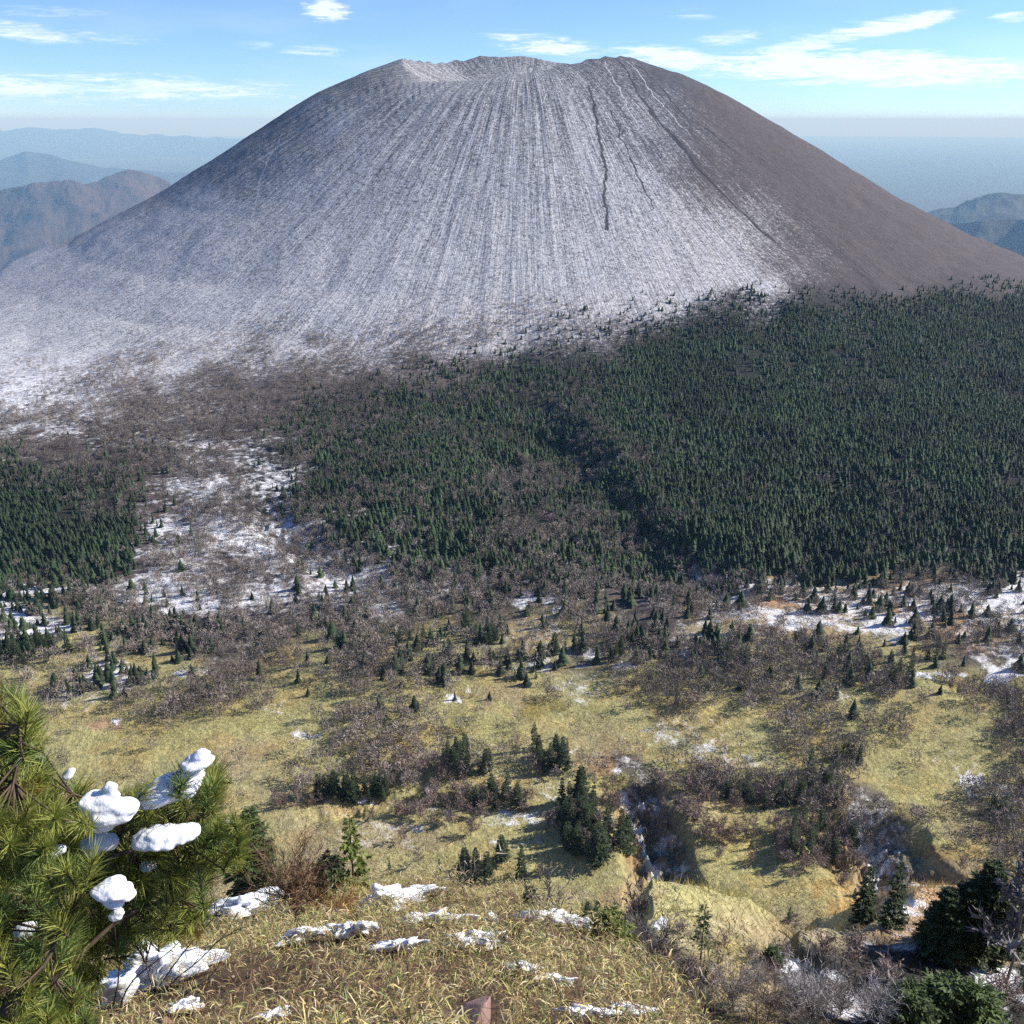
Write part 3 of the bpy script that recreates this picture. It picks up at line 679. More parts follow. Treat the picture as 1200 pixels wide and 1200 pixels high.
def make_bare(seed, kind, nl=26, tw=9, rad=None, tint=(.20, .155, .13), r=None):
    (V, f), (V2, f2) = bare(1.0, r or [.30, .40][kind], seed, nl, tw, kind)
    V = V.copy()
    tr = mesh_np('trunk', V, f, M_TRNK)
    c = np.array(tint) * np.repeat(np.random.default_rng(seed).uniform(.65, 1.35, len(f2)), 3)[:, None]
    cr = mesh_np('crown', V2, f2, M_TWIG); color_attr(cr, 'tint', c); return tr, cr
BM = [make_bare(500 + i, i % 2, tint=[(.31, .235, .20), (.29, .235, .21), (.33, .24, .19)][i % 3]) for i in range(6)]
ZN = [(40, 800, 'at the left edge of the valley'), (80, 830, 'beside the left snow streak'), (170, 815, 'under the pale snow mound on the left'), (200, 850, 'in the shaded thicket on the left meadow'), (70, 880, 'above the tall pine shoot'),
      (265, 800, 'between the mound and the middle meadow'), (360, 800, 'at the left end of the bright meadow'), (330, 880, 'on the rough grass left of the belt'), (230, 900, 'above the snowy pine twigs'), (420, 835, 'among the scattered trees west of the bright meadow'),
      (480, 820, 'in the loose grove left of the snow spot'), (545, 860, 'on the lower edge of the bright meadow'), (470, 880, 'in the wood below the scattered trees'), (400, 925, 'in the tree belt above the lower meadow'), (540, 905, 'in the middle of the long belt'),
      (620, 920, 'where the belt meets the thick grove'), (655, 870, 'beside the dark grove on the meadow'), (730, 850, 'in the small grove on the bright meadow'), (700, 800, 'along the far rim of the bright meadow'), (760, 915, 'at the head of the snowy gully'),
      (830, 920, 'in the brown wood right of the gully'), (890, 945, 'in the lower brown wood right of the gully'), (830, 820, 'above the pale streaked bank'), (900, 850, 'on the right meadow beyond the brown wood'), (960, 820, 'on the grass below the snowy flats'),
      (1020, 860, 'in the round grove on the right meadow'), (1090, 830, 'in the wide grey wood on the right'), (1160, 850, 'at the right edge of the grey wood'), (1000, 920, 'right of the small dark clump'), (1080, 920, 'on the meadow above the shaded hollow'),
      (1150, 960, 'in the thicket at the right edge'), (950, 985, 'in the wood between the two gullies'), (960, 1030, 'on the slope above the long tree shadows'), (1100, 970, 'on the grass above the shaded hollow'), (880, 1075, 'behind the straw coloured knoll'), (720, 1000, 'inside the thick grove left of the gully')]
ext = []
for cx_, cy_, rx_, ry_, n_ in [(700, 965, 40, 24, 10), (560, 930, 70, 9, 26), (470, 905, 60, 16, 16), (830, 925, 80, 22, 44), (945, 990, 46, 28, 36), (350, 935, 30, 8, 8), (650, 895, 26, 14, 8), (890, 1080, 50, 10, 8)]:
    th = g4.uniform(0, 6.283, n_); rr = np.sqrt(g4.uniform(0, 1, n_))
    ext.append(at(cx_ + rx_ * rr * np.cos(th), cy_ + ry_ * rr * np.sin(th) + 5))
ext = np.concatenate(ext); ext = ext[np.hypot(ext[:, 0], ext[:, 1]) > 215]
nb = 295 - len(ext)
o_ = np.argsort(BT[5])[:nb]
AB = np.concatenate([np.stack([BT[0][o_], BT[1][o_], BT[2][o_]], 1), ext])
bx_, by_ = proj(*AB.T)
zi = np.argmin([(bx_ - z[0]) ** 2 + (1.4 * (by_ - z[1])) ** 2 for z in ZN], axis=0)
for k, z_ in enumerate(ZN):
    I = np.where(zi == k)[0]; I = I[np.argsort(bx_[I])]; n_ = len(I)
    if not n_: continue
    hh = np.array([g4.uniform(6.2, 11) for _ in I]); big = int(np.argmax(hh))
    for q, i in enumerate(I):
        v = int(g4.integers(0, 6)); sh = ['upright', 'spreading'][v % 2]
        lab = ('tallest bare tree ' if q == big else '%s %s bare tree, %s, ' % ('big' if hh[q] > 9.6 else 'low' if hh[q] < 7.4 else 'plain', sh, ordn(q, n_))) + z_[2]
        plant('bare_tree', lab, 'bare tree', 'bare trees ' + z_[2], AB[i] - [0, 0, .2], hh[q] * (1 if v % 2 == 0 else .85), BM[v], g4.uniform(.85, 1.25))

# ---- near hillside
BIG = [con_meshes(600 + i, [.30, .33, .27][i], 22, 11, 16, .6, .20) for i in range(3)]
for px_, py_, H_, k_, lab in [(1101, 1116, 64, 0, 'left tree of the big dark pines on the shaded slope'), (1122, 1118, 68, 1, 'middle tree of the big dark pines on the shaded slope'),
                              (1144, 1119, 90, 2, 'tallest of the big dark pines on the shaded slope'), (1166, 1114, 62, 0, 'right tree of the big dark pines on the shaded slope')]:
    plant('pine_tree', lab, 'pine tree', 'big pines on the shaded slope', at(px_, py_, d0=24)[0] - [0, 0, .3], H_ * (math.hypot(*at(px_, py_, d0=24)[0]) / F) * 1.33, BIG[k_], 1.0)
plant('pine_tree', 'small pine with a bare stem on the straw coloured knoll', 'pine tree', None, at(821, 1124, d0=24)[0] - [0, 0, .1], 58 * math.hypot(*at(821, 1124, d0=24)[0]) / F * 1.33, con_meshes(611, .17, 12, 6, 5, .5, .35), 1.0)
plant('bare_tree', 'grey leafless tree at the right edge beside the big pines', 'bare tree', None, at(1187, 1150, d0=24)[0] - [0, 0, .2], 110 * math.hypot(*at(1187, 1150, d0=24)[0]) / F * 1.33, make_bare(520, 0, 40, 14, tint=(.26, .25, .25)))
for px_, py_, H_, k_, lab in [(1000, 1128, 3.0, 1, 'low shrub in the shaded ravine below the sandy slope'), (1040, 1150, 3.0, 3, 'low shrub in the middle of the shaded ravine'), (1100, 1165, 2.6, 1, 'low shrub under the big pines'), (1170, 1170, 3.0, 5, 'low shrub on the snowy bank at the right edge'),
                              (960, 1122, 3, 3, 'low shrub on the left rim of the shaded ravine'), (915, 1125, 2.6, 1, 'low shrub on the right side of the knoll'), (800, 1150, 3, 1, 'low shrub at the left foot of the knoll'), (850, 1108, 1.4, 3, 'small shrub near the top of the knoll right of its pine'), (878, 1122, 1.5, 1, 'small shrub on the right slope of the knoll'), (842, 1152, 2.0, 5, 'small shrub in the middle of the knoll face'), (872, 1150, 1.8, 3, 'small shrub low on the right side of the knoll face'), (796, 1092, 1.6, 1, 'small shrub on the left crest of the knoll'), (905, 1150, 2.4, 5, 'shrub where the knoll meets the shaded ravine'), (745, 1090, 4, 3, 'leafless shrub at the mouth of the dark gully')]:
    plant('bare_shrub', lab, 'shrub', 'low bare shrubs on the near hillside', at(px_, py_, d0=24)[0] - [0, 0, .1], H_ * 9 * math.hypot(*at(px_, py_, d0=24)[0]) / F * 1.33, BM[k_], 1.3)

# ------------------------------------------------------------------ the ridge under the viewer
def mat_snow():
    m, t, bs = new_mat('snow'); tc = t.n('ShaderNodeTexCoord')
    bs.inputs['Base Color'].default_value = (.84, .86, .90, 1); bs.inputs['Roughness'].default_value = .7
    bs.inputs['Subsurface Weight'].default_value = .25; bs.inputs['Subsurface Radius'].default_value = (.02, .03, .04); bs.inputs['Subsurface Scale'].default_value = .5
    b = t.n('ShaderNodeBump', {'Strength': .6, 'Distance': .012, 'Height': t.noise(tc.outputs['Object'], 28, 6, .65)})
    t.nt.links.new(b.outputs[0], bs.inputs['Normal']); return m
M_SNOW = mat_snow()
def pix(px, py, dist):
    """point at a horizontal distance on the sight line"""
    u, yh, zz = ray(px, py); L = math.hypot(u, yh); return np.array([u / L * dist, yh / L * dist, zz / L * dist])
def ico(sub):
    import bmesh
    bm = bmesh.new(); bmesh.ops.create_icosphere(bm, subdivisions=sub, radius=1); V = np.array([v.co[:] for v in bm.verts]); f = np.array([[v.index for v in q.verts] for q in bm.faces]); bm.free(); return V, f
IV, IF = ico(4); IV5, IF5 = ico(5)
def n3(V, sc, seed, o=4): return fbm(V[:, 0] + .73 * V[:, 2], V[:, 1] + .41 * V[:, 2], sc, o, seed) + fbm(V[:, 2] + .2 * V[:, 0], V[:, 0] - V[:, 1] * .6, sc, o, seed + 5)
def blob(rx, ry, rz, seed, amp=.35, rag=0.0):
    V = IV5 * (1 + amp * n3(IV5, .9, seed)[:, None] + .12 * n3(IV5, .25, seed + 50)[:, None])
    if rag: V = V * (1 + rag * np.maximum(n3(IV5 * [1, 1, .2], .35, seed + 90, 3), -.4)[:, None])
    V = V * [rx, ry, rz]; return V
def ridge_at(px, py):
    """ground point on the near ridge at or just below a picture point"""
    for k in range(40):
        p = at(px, py + 3 * k, dmax=60)[0]
        if math.hypot(p[0], p[1]) < 22: return p
    return p
def snowpatch(px, py, rx, ry, label, seed, thick=1.0):
    """snow lying over the grass on the steep ridge: a lumpy sheet that follows the slope"""
    rx *= 1.15; p = ridge_at(px, py + ry * .9); d = math.hypot(p[0], p[1]); m = (d * CP - p[2] * SP) / F
    V = blob(rx * m * 1.1, rx * m * .75, ry * m * 1.12 * thick, seed, .38, .8)
    ca = math.atan2(p[0], p[1]); c, s_ = math.cos(-ca), math.sin(-ca)
    V = V @ np.array([[c, s_, 0], [-s_, c, 0], [0, 0, 1]])
    r = V[:, :2] @ (p[:2] / d)
    V[:, 2] -= r * .8
    g = Z(V[:, 0] + p[0], V[:, 1] + p[1]) - p[2]
    V[:, 2] = np.maximum(V[:, 2], g - .04)
    me = mesh_np('snow_patch', V, IF5, M_SNOW, True); o = link('snow_patch', me); o.location = p + [0, 0, .10]
    tag(o, label, 'snow patch', 'patches of snow left on the dry grass ridge'); return o
SP_ = [(290, 1056, 40, 21, 'large white snow patch between the pine and the brown dead bush'), (333, 1018, 11, 12, 'narrow snow tongue climbing to the brown dead bush'), (180, 1128, 46, 34, 'largest snow patch under the dark bare branches'),
       (452, 1054, 24, 13, 'lumpy snow caught on the shrub left of the bare twigs'), (492, 1046, 22, 5, 'thin flat snow strip right of the lumpy snow'), (508, 1076, 22, 12, 'snow patch below the thin snow strip'), (560, 1101, 25, 13, 'bright shaded snow patch in the middle of the dry grass'),
       (468, 1110, 18, 8, 'small snow patch left of the middle patch'), (415, 1089, 18, 10, 'broken snow patch above the dry brown litter'), (352, 1098, 22, 7, 'scattered snow bit in the yellow grass'), (648, 1076, 26, 9, 'long snow patch at the foot of the twiggy shrub'),
       (687, 1084, 13, 9, 'small round snow patch right of the long one'), (612, 1137, 14, 6, 'little snow patch in the grass above the rocks'), (656, 1155, 13, 6, 'little snow patch just above the dark red rock'), (690, 1193, 22, 7, 'snow patch under the dark red rock at the bottom'),
       (738, 1189, 16, 6, 'snow patch right of the dark red rock at the bottom'), (320, 1196, 16, 5, 'sliver of snow at the bottom among brown litter'), (215, 1182, 18, 8, 'snow bit beside the lowest bare branches'), (575, 1078, 6, 8, 'tiny snow tip above the middle patch'), (385, 1075, 12, 5, 'faint snow bit at the foot of the brown dead bush')]
for k, a in enumerate(SP_): snowpatch(*a[:5], 700 + k)
# ---- rocks
def rock(px, py, w, h, label, seed, c1, c2):
    p = at(px, py + h * .4, dmax=60)[0]; d = math.hypot(p[0], p[1]); m = (d * CP - p[2] * SP) / F; g = np.random.default_rng(seed)
    V = IV5.copy(); 
    for _ in range(11):                                    # cut flat broken faces
        n = g.normal(size=3); n /= np.linalg.norm(n); t_ = g.uniform(.34, .66); q = V @ n; V -= np.outer(np.maximum(q - t_, 0), n)
    V += V * (.025 * n3(V, .3, seed))[:, None]
    V = V * [w * m * 1.1, w * m * 1.2, h * m * 1.3]
    me = mesh_np('rock', V, IF5, mat_plain('rock_face', c1, c2, 9, .9, .02), False); o = link('rock', me); o.location = p; o.rotation_euler = (g.uniform(-.2, .2), g.uniform(-.2, .2), g.uniform(0, 3)); tag(o, label, 'rock', 'volcanic rocks in the grass'); return o
rock(556, 1196, 40, 26, 'large pinkish brown broken rock at the bottom middle', 31, (.30, .19, .155), (.20, .13, .11))
rock(672, 1172, 16, 20, 'dark red upright rock between two snow patches', 35, (.20, .10, .085), (.11, .06, .055))
rock(186, 1198, 22, 14, 'reddish rock at the bottom below the bare branches', 37, (.32, .19, .15), (.22, .13, .11))
rock(735, 1176, 14, 8, 'small reddish stone near the right end of the grass ridge', 39, (.27, .16, .13), (.17, .11, .09))
rock(330, 1184, 10, 6, 'small brown stone in the dry litter', 41, (.22, .14, .11), (.14, .09, .07))
# ---- dwarf bamboo, dead grass and litter : uncountable
def ridge_points(n, seed, dmin=3.6, dmax=21, amin=-34, amax=24, pw=1.0):
    g = np.random.default_rng(seed); d = dmin + (dmax - dmin) * g.uniform(0, 1, n) ** pw; a = np.radians(g.uniform(amin, amax, n))
    x = d * np.sin(a); y = d * np.cos(a); z = Z(x, y); px, py = proj(x, y, z); 
    k = z > -1.7 - .78 * d - 1.2 - .9 * np.maximum(d - 12, 0) * .6
    return x[k], y[k], z[k], px[k], py[k], g
def blades(name, label, cat, n, seed, Lr, Wr, up, palette, keep, segs=3, hh=(.0, .28)):
    x, y, z, px, py, g = ridge_points(n, seed, pw=.85)
    k = keep(x, y, px, py, g); x, y, z = x[k], y[k], z[k]; n = len(x)
    clump = fbm(x, y, .55, 3, seed + 1)
    L = g.uniform(*Lr, n); W = g.uniform(*Wr, n); a = g.uniform(0, 6.283, n); el = g.uniform(*up, n)
    b = np.stack([x, y, z + g.uniform(hh[0], hh[1], n) * np.clip(1 + 2.2 * clump, .15, 2)], 1)
    h = np.stack([np.cos(a), np.sin(a), 0 * a], 1); s_ = np.stack([-np.sin(a), np.cos(a), 0 * a], 1); tw = g.uniform(-.9, .9, n)[:, None]
    s_ = s_ * np.cos(tw) + np.array([0, 0, 1]) * np.sin(tw)
    rows = []; cur = g.uniform(.2, 1.3, n)
    for q in np.linspace(0, 1, segs + 1):
        e = el - q * cur
        c = b + (h * np.cos(e)[:, None] + np.array([0, 0, 1]) * np.sin(e)[:, None]) * (L * q)[:, None]
        wq = (W * (np.sin(np.pi * (.12 + .88 * q)) ** .8 if q < 1 else 0.02))[:, None]
        rows += [c - s_ * wq / 2, c + s_ * wq / 2]
    V = np.stack(rows, 1).reshape(-1, 3); o = np.arange(n)[:, None] * (2 * segs + 2)
    f = np.concatenate([np.concatenate([o + 2 * i, o + 2 * i + 1, o + 2 * i + 3, o + 2 * i + 2], 1) for i in range(segs)])
    pal = np.array([p[:3] for p in palette]); wt = np.array([p[3] for p in palette]); wt = wt / wt.sum()
    pick_ = g.choice(len(pal), n, p=wt); C = pal[pick_] * g.uniform(.7, 1.3, n)[:, None]
    me = mesh_np(name, V, f, M_LEAF); color_attr(me, 'tint', np.repeat(C, 2 * segs + 2, 0)); o_ = link(name, me); tag(o_, label, cat, kind='stuff'); return o_
M_LEAF = mat_attr('dry_leaves', .6, 9, .5, .25, .35)
def tussocks():
    """dry grass tufts on the hillside below the ridge and over the near valley"""
    g = np.random.default_rng(871); V, F_, C, off = [], [], [], 0
    for n, d0, d1, a0, a1, L0, L1, W in ((90000, 26, 190, 5, 34, .3, .8, .035), (110000, 255, 520, -33, 33, .5, 1.1, .16)):
        d = np.sqrt(g.uniform(d0 ** 2, d1 ** 2, n)); a = np.radians(g.uniform(a0, a1, n)); x = d * np.sin(a); y = d * np.cos(a); k = fbm(x, y, d0 * .08, 3, 873) > -.12
        x, y, d = x[k], y[k], d[k]; n = len(x); z = Z(x, y); px, py = proj(x, y, z)
        L = g.uniform(L0, L1, n); o = rdir(g, n) * .7 + [0, 0, .8]; s_ = np.cross(o, rdir(g, n)); s_ /= np.linalg.norm(s_, axis=1)[:, None]; b = np.stack([x, y, z - .05], 1)
        v, f = tris(b - s_ * W, b + s_ * W, b + o * L[:, None]); V.append(v); F_.append(f + off); off += len(v)
        base = look(gG, px, py) * (1.15 if d0 > 100 else 1); base = np.where((px > 930)[:, None] & (d0 < 100), base * .8, base)
        C.append(np.repeat(base * g.uniform(.6, 1.35, n)[:, None] * np.array([1.05, 1, .85]), 3, 0))
    me = mesh_np('tussock_grass', np.concatenate(V), np.concatenate(F_), M_LEAF); color_attr(me, 'tint', np.concatenate(C)); tag(link('tussock_grass', me), 'pale dry grass tufts on the hillside and the valley floor', 'grass', kind='stuff')
tussocks()
def clear(px, py):       # leave the snow and rocks uncovered
    m = np.ones(len(px), bool)
    for a in SP_[:16]: m &= ((px - a[0]) / (a[2] * .4)) ** 2 + ((py - a[1] - a[3] * .9) / (a[3] * .6)) ** 2 > 1
    return m & (((px - 556) / 40) ** 2 + ((py - 1196) / 22) ** 2 > 1) & (((px - 672) / 14) ** 2 + ((py - 1178) / 20) ** 2 > 1)
def litterzone(px, py): return np.clip(1.15 - np.hypot((px - 330) / 190, (py - 1180) / 62) + fbm(px, py, 50, 3, 7) * .5, 0, 1)
blades('dwarf_bamboo', 'straw yellow dwarf bamboo leaves covering the ridge in front', 'dwarf bamboo', 135000, 801, (.05, .14), (.0045, .0095), (.0, 1.45),
       [(.60, .47, .19, 4.5), (.40, .38, .11, 3), (.72, .62, .36, 2), (.26, .15, .07, 2.6), (.19, .23, .06, 2.2)], lambda x, y, px, py, g: clear(px, py) & (g.random(len(x)) > .9 * litterzone(px, py) + .5 * (fbm(x, y, .9, 3, 66) > .12)), 3, (.02, .34))
blades('dead_grass', 'thin dry brown grass stems and litter between the bamboo', 'dry grass', 90000, 802, (.08, .3), (.002, .0045), (-.3, 1.5),
       [(.30, .17, .085, 4), (.17, .10, .06, 3), (.46, .34, .17, 2.5), (.12, .07, .05, 2)], lambda x, y, px, py, g: clear(px, py) & (g.random(len(x)) < .35 + .6 * litterzone(px, py) + .5 * (fbm(x, y, .9, 3, 66) > .12)), 2, (.0, .16))
blades('leaf_litter', 'dark red brown fallen leaves on the bare earth', 'fallen leaves', 30000, 803, (.03, .07), (.014, .034), (-.5, .7),
       [(.19, .085, .05, 4), (.11, .06, .042, 3), (.34, .20, .11, 2), (.5, .40, .24, .7)], lambda x, y, px, py, g: clear(px, py) & (g.random(len(x)) < .15 + .85 * litterzone(px, py) + .5 * (fbm(x, y, .9, 3, 66) > .12)), 2, (.0, .05))
# ---- snowy pine at the left
PINE = empty('dwarf_pine', tuple(pix(-60, 1240, 2.7))); tag(PINE, 'snow laden green pine with long needles at the lower left', 'pine')
PL = np.array(PINE.location)
gp = np.random.default_rng(91)
EDGE = [(-80, 800), (2, 806), (20, 812), (38, 830), (44, 870), (52, 900), (80, 915), (104, 930), (128, 950), (170, 925), (205, 905), (246, 872), (262, 905), (240, 945), (268, 965), (296, 968), (284, 1005), (246, 1015), (238, 1060), (222, 1095), (160, 1112), (118, 1150), (104, 1200), (96, 1260), (-80, 1260)]
def inside(px, py, poly):
    r = np.zeros(len(px), bool); n = len(poly)
    for i in range(n):
        (x1, y1), (x2, y2) = poly[i], poly[(i + 1) % n]
        c = ((y1 > py) != (y2 > py)); xx = (x2 - x1) * (py - y1) / ((y2 - y1) if y2 != y1 else 1e-9) + x1; r ^= c & (px < xx)
    return r
LIMB = [  # limbs: picture points with distances
    [(-60, 1240, 2.7), (-30, 1110, 2.6), (-5, 1010, 2.55), (14, 920, 2.5), (22, 850, 2.5)],
    [(-60, 1240, 2.7), (10, 1130, 2.7), (70, 1050, 2.75), (130, 985, 2.85), (190, 935, 2.9), (238, 895, 2.95)],
    [(-60, 1240, 2.7), (40, 1150, 2.9), (120, 1080, 3.0), (190, 1030, 3.1), (255, 990, 3.15), (282, 978, 3.2)],
    [(10, 1130, 2.7), (30, 1060, 2.6), (60, 985, 2.6), (85, 930, 2.6)],
    [(-60, 1240, 2.7), (30, 1180, 2.5), (90, 1120, 2.5), (150, 1070, 2.55), (205, 1050, 2.6)],
    [(-60, 1240, 2.5), (0, 1190, 2.3), (50, 1140, 2.3), (80, 1080, 2.35)], [(-60, 1240, 2.4), (20, 1230, 2.3), (70, 1200, 2.3)],
    [(70, 1050, 2.75), (110, 1010, 2.6), (150, 1000, 2.6), (200, 975, 2.65)], [(-60, 1200, 2.9), (-20, 1050, 2.9), (0, 960, 2.9), (40, 900, 3.0)]]
parts = []; nodes = []
for k, lb in enumerate(LIMB):
    P = np.array([pix(*q) for q in lb]); tt = np.linspace(0, len(P) - 1, 14); Q = np.stack([np.interp(tt, range(len(P)), P[:, i]) for i in range(3)], 1)
    Q[1:-1] += gp.normal(0, .008, (12, 3)); Q[1:-1] = (Q[:-2] + 2 * Q[1:-1] + Q[2:]) / 4
    parts.append(tube(Q, np.linspace(.017 if k < 3 else .011, .004, 14), 7)); nodes.append(Q[2:])
nodes = np.concatenate(nodes)
n = 3000; ex = gp.uniform(-80, 300, n); ey = gp.uniform(800, 1260, n); k = inside(ex, ey, EDGE); ex, ey = ex[k], ey[k]
tips = np.array([pix(a, b, gp.uniform(2.25, 3.35) if a < 120 and b > 940 else gp.uniform(2.5, 3.15)) for a, b in zip(ex, ey)])
near_ = np.linalg.norm(tips[:, None] - nodes[None], axis=2); ni = near_.argmin(1); nd = near_.min(1)
keepk = (nd < .42) & (gp.random(len(nd)) < .45); tips, ni, nd, ex, ey = tips[keepk], ni[keepk], nd[keepk], ex[keepk], ey[keepk]
NV, NF, NC, off = [], [], [], 0
for i in range(len(tips)):
    b = nodes[ni[i]]; tdir = tips[i] - b; Lb = np.linalg.norm(tdir) + 1e-6
    dirn = tdir / Lb * .5 + np.array([.12, -.08, .75]) + gp.normal(0, .28, 3); dirn /= np.linalg.norm(dirn)
    sl_ = gp.uniform(.07, .13); st_ = tips[i] - dirn * sl_
    mid = (b + st_) / 2 + np.array([0, 0, -.04 * Lb]); q = np.linspace(0, 1, 5)[:, None]
    curve = (1 - q) ** 2 * b + 2 * q * (1 - q) * mid + q ** 2 * st_
    parts.append(tube(np.concatenate([curve, tips[i][None]]), np.array([.0035, .003, .0028, .0025, .0025, .0018]), 5))
    m_ = 120; s = gp.uniform(0, 1, m_); c = st_ + dirn * (s * sl_)[:, None]
    rd = rdir(gp, m_); rd -= dirn * (rd @ dirn)[:, None]; rd /= np.linalg.norm(rd, axis=1)[:, None]
    op = gp.uniform(.45, 1.0, m_)[:, None] * (1.15 - .45 * s[:, None]); o = dirn * np.cos(op) + rd * np.sin(op)
    L = gp.uniform(.045, .075, m_)[:, None]; sd_ = np.cross(o, rdir(gp, m_)); sd_ /= np.linalg.norm(sd_, axis=1)[:, None]; wd = sd_ * .00105
    bend = rd * .006 + np.array([0, 0, -.004])
    V = np.stack([c - wd, c + wd, c + o * L * .6 + wd * .9 + bend * .4, c + o * L * .6 - wd * .9 + bend * .4, c + o * L + bend], 1).reshape(-1, 3)
    b5 = np.arange(m_)[:, None] * 5 + off
    NF.append((np.concatenate([b5, b5 + 1, b5 + 2, b5 + 3], 1), np.concatenate([b5 + 3, b5 + 2, b5 + 4], 1))); NV.append(V); off += m_ * 5
    tone = np.array([.27, .29, .06]) if gp.random() < .65 else np.array([.14, .20, .05])
    if gp.random() < .05: tone = np.array([.24, .16, .05])
    NC.append(np.repeat(tone * gp.uniform(.7, 1.35, m_)[:, None], 5, 0))
M_PINE = mat_attr('pine_needles', .5, 12, .3, .18, .4)
me = mesh_np('needles', np.concatenate(NV) - PL, [np.concatenate([a for a, _ in NF]), np.concatenate([b for _, b in NF])], M_PINE); color_attr(me, 'tint', np.concatenate(NC))
link('needles', me, PINE)
V, f = merge(parts); link('branches', mesh_np('branches', V - PL, f, mat_plain('pine_bark', (.13, .09, .06), (.06, .045, .032), 30, .9), True), PINE)
# snow on the pine
def clump(pts, label, seed):
    bm_v, bm_f, n = [], [], 0
    d_first = pts[0][2]
    for (px, py, dd_, r) in pts:
        dd_ = d_first
        m = dd_ * 1.42 / F; v = IV * (1 + .34 * n3(IV + seed, .8, seed)[:, None]) * [r * m * 1.18, r * m * 1.1, r * m * .62] + pix(px, py, dd_); bm_v.append(v); bm_f.append(IF + n); n += len(v)
    V = np.concatenate(bm_v); c = V.mean(0); me = mesh_np('snow_clump', V - c, np.concatenate(bm_f), M_SNOW, True); o = link('snow_clump', me); o.location = c
    rm = o.modifiers.new('weld', 'REMESH'); rm.mode = 'VOXEL'; rm.voxel_size = .0032; rm.use_smooth_shade = True
    sm = o.modifiers.new('soft', 'SMOOTH'); sm.iterations = 16; sm.factor = .6
    tx = bpy.data.textures.new('lumps', 'CLOUDS'); tx.noise_scale = .045; tx.noise_depth = 3
    dp = o.modifiers.new('lumps', 'DISPLACE'); dp.texture = tx; dp.strength = .009; dp.texture_coords = 'LOCAL'
    tag(o, label, 'snow clump', 'lumps of snow resting on the pine twigs'); return o
clump([(106, 946, 2.50, 9), (114, 941, 2.50, 13), (128, 932, 2.50, 9), (130, 922, 2.50, 6), (125, 950, 2.50, 17), (140, 950, 2.51, 14), (150, 944, 2.51, 9), (118, 960, 2.50, 14)], 'white snow lump with a pointed top left of the largest lump', 1)
clump([(168, 936, 2.60, 9), (180, 932, 2.60, 16), (192, 925, 2.60, 18), (205, 923, 2.60, 16), (215, 912, 2.5, 13), (222, 902, 2.3, 10), (228, 893, 2.6, 12), (234, 884, 2.64, 7), (217, 930, 2.60, 8)], 'largest snow lump reaching up to the outer twig tip', 2)
clump([(168, 986, 2.51, 10), (178, 982, 2.51, 13), (192, 980, 2.64, 14), (206, 976, 2.64, 12), (218, 974, 2.53, 10), (226, 970, 2.53, 6)], 'long smooth snow lump under the largest one', 3)
clump([(104, 988, 2.6, 8), (114, 985, 2.6, 10), (124, 986, 2.6, 9), (108, 996, 2.6, 7)], 'small snow lump below the pointed one', 4)
clump([(120, 1046, 2.3, 10), (132, 1042, 2.3, 13), (143, 1046, 2.3, 10), (132, 1056, 2.3, 9)], 'blue shaded round snow lump in the middle of the pine', 5)
clump([(80, 908, 2.6, 5), (84, 903, 2.6, 4)], 'tiny snow lump right of the tall pine shoot', 6)
clump([(262, 972, 2.95, 6), (268, 966, 2.95, 5), (256, 980, 2.95, 5)], 'small snow lump at the right tip of the pine', 7)
clump([(172, 1016, 2.6, 6), (180, 1014, 2.6, 5)], 'little snow speck under the long smooth lump', 8)
clump([(136, 1073, 2.5, 6), (140, 1068, 2.5, 5)], 'little snow lump under the blue shaded one', 9)
clump([(62, 1000, 2.45, 6), (70, 996, 2.45, 6)], 'small snow lump deep in the pine needles at left', 10)
clump([(30, 1090, 2.51, 8), (38, 1086, 2.51, 6)], 'half hidden snow lump low in the pine at left', 11)
# ---- shrubs on the ridge
def near_tree(name, label, cat, px, py, hpx, me, wd=1.0, group=None, rot=0):
    p = ridge_at(px, py); top = py - hpx; py = float(proj(*p)[1]); hpx = max(py - top, 12); d = math.hypot(p[0], p[1]); m = (d * CP - p[2] * SP) / F
    return plant(name, label, cat, group, p - [0, 0, .04], hpx * m * 1.3, me, wd, rot)
def recol(me, f): 
    for nm in me:
        a = nm.color_attributes.get('tint')
        if a: 
            v = np.empty(len(a.data) * 4, np.float32); a.data.foreach_get('color', v); v = v.reshape(-1, 4); v[:, :3] *= f; a.data.foreach_set('color', v.ravel())
    return me
sap = con_meshes(701, .30, 20, 9, 14, .75, .02); recol(sap, [1.5, 1.6, 1.3])
sap2 = con_meshes(702, .24, 16, 6, 7, .7, .02); recol(sap2, [2.6, 2.3, 1.2])
near_tree('sapling', 'dark green conifer sapling right of the snowy pine', 'sapling', 304, 1040, 84, sap, 1.0)
near_tree('sapling', 'yellow green slender sapling behind the brown dead bush', 'sapling', 416, 1054, 96, sap2, 1.0)
near_tree('sapling', 'low dark green bush flecked with snow beside the yellow green sapling', 'shrub', 388, 1048, 44, con_meshes(703, .5, 10, 9, 12, .6, .02), 1.0)
near_tree('dead_bush', 'dense brown dead bush between the big snow patch and the sapling', 'bush', 347, 1084, 72, make_bare(704, 1, 60, 16, tint=(.20, .12, .07), r=.6), 1.0)
near_tree('dead_bush', 'low orange brown bush right of the dense dead bush', 'bush', 392, 1084, 34, make_bare(705, 1, 50, 16, tint=(.36, .22, .08), r=.6), 1.3)
near_tree('bare_shrub', 'pale bare twigs standing up on the crest of the grass ridge', 'shrub', 542, 1052, 52, make_bare(706, 1, 9, 2, tint=(.30, .26, .2), r=.6), 1.2)
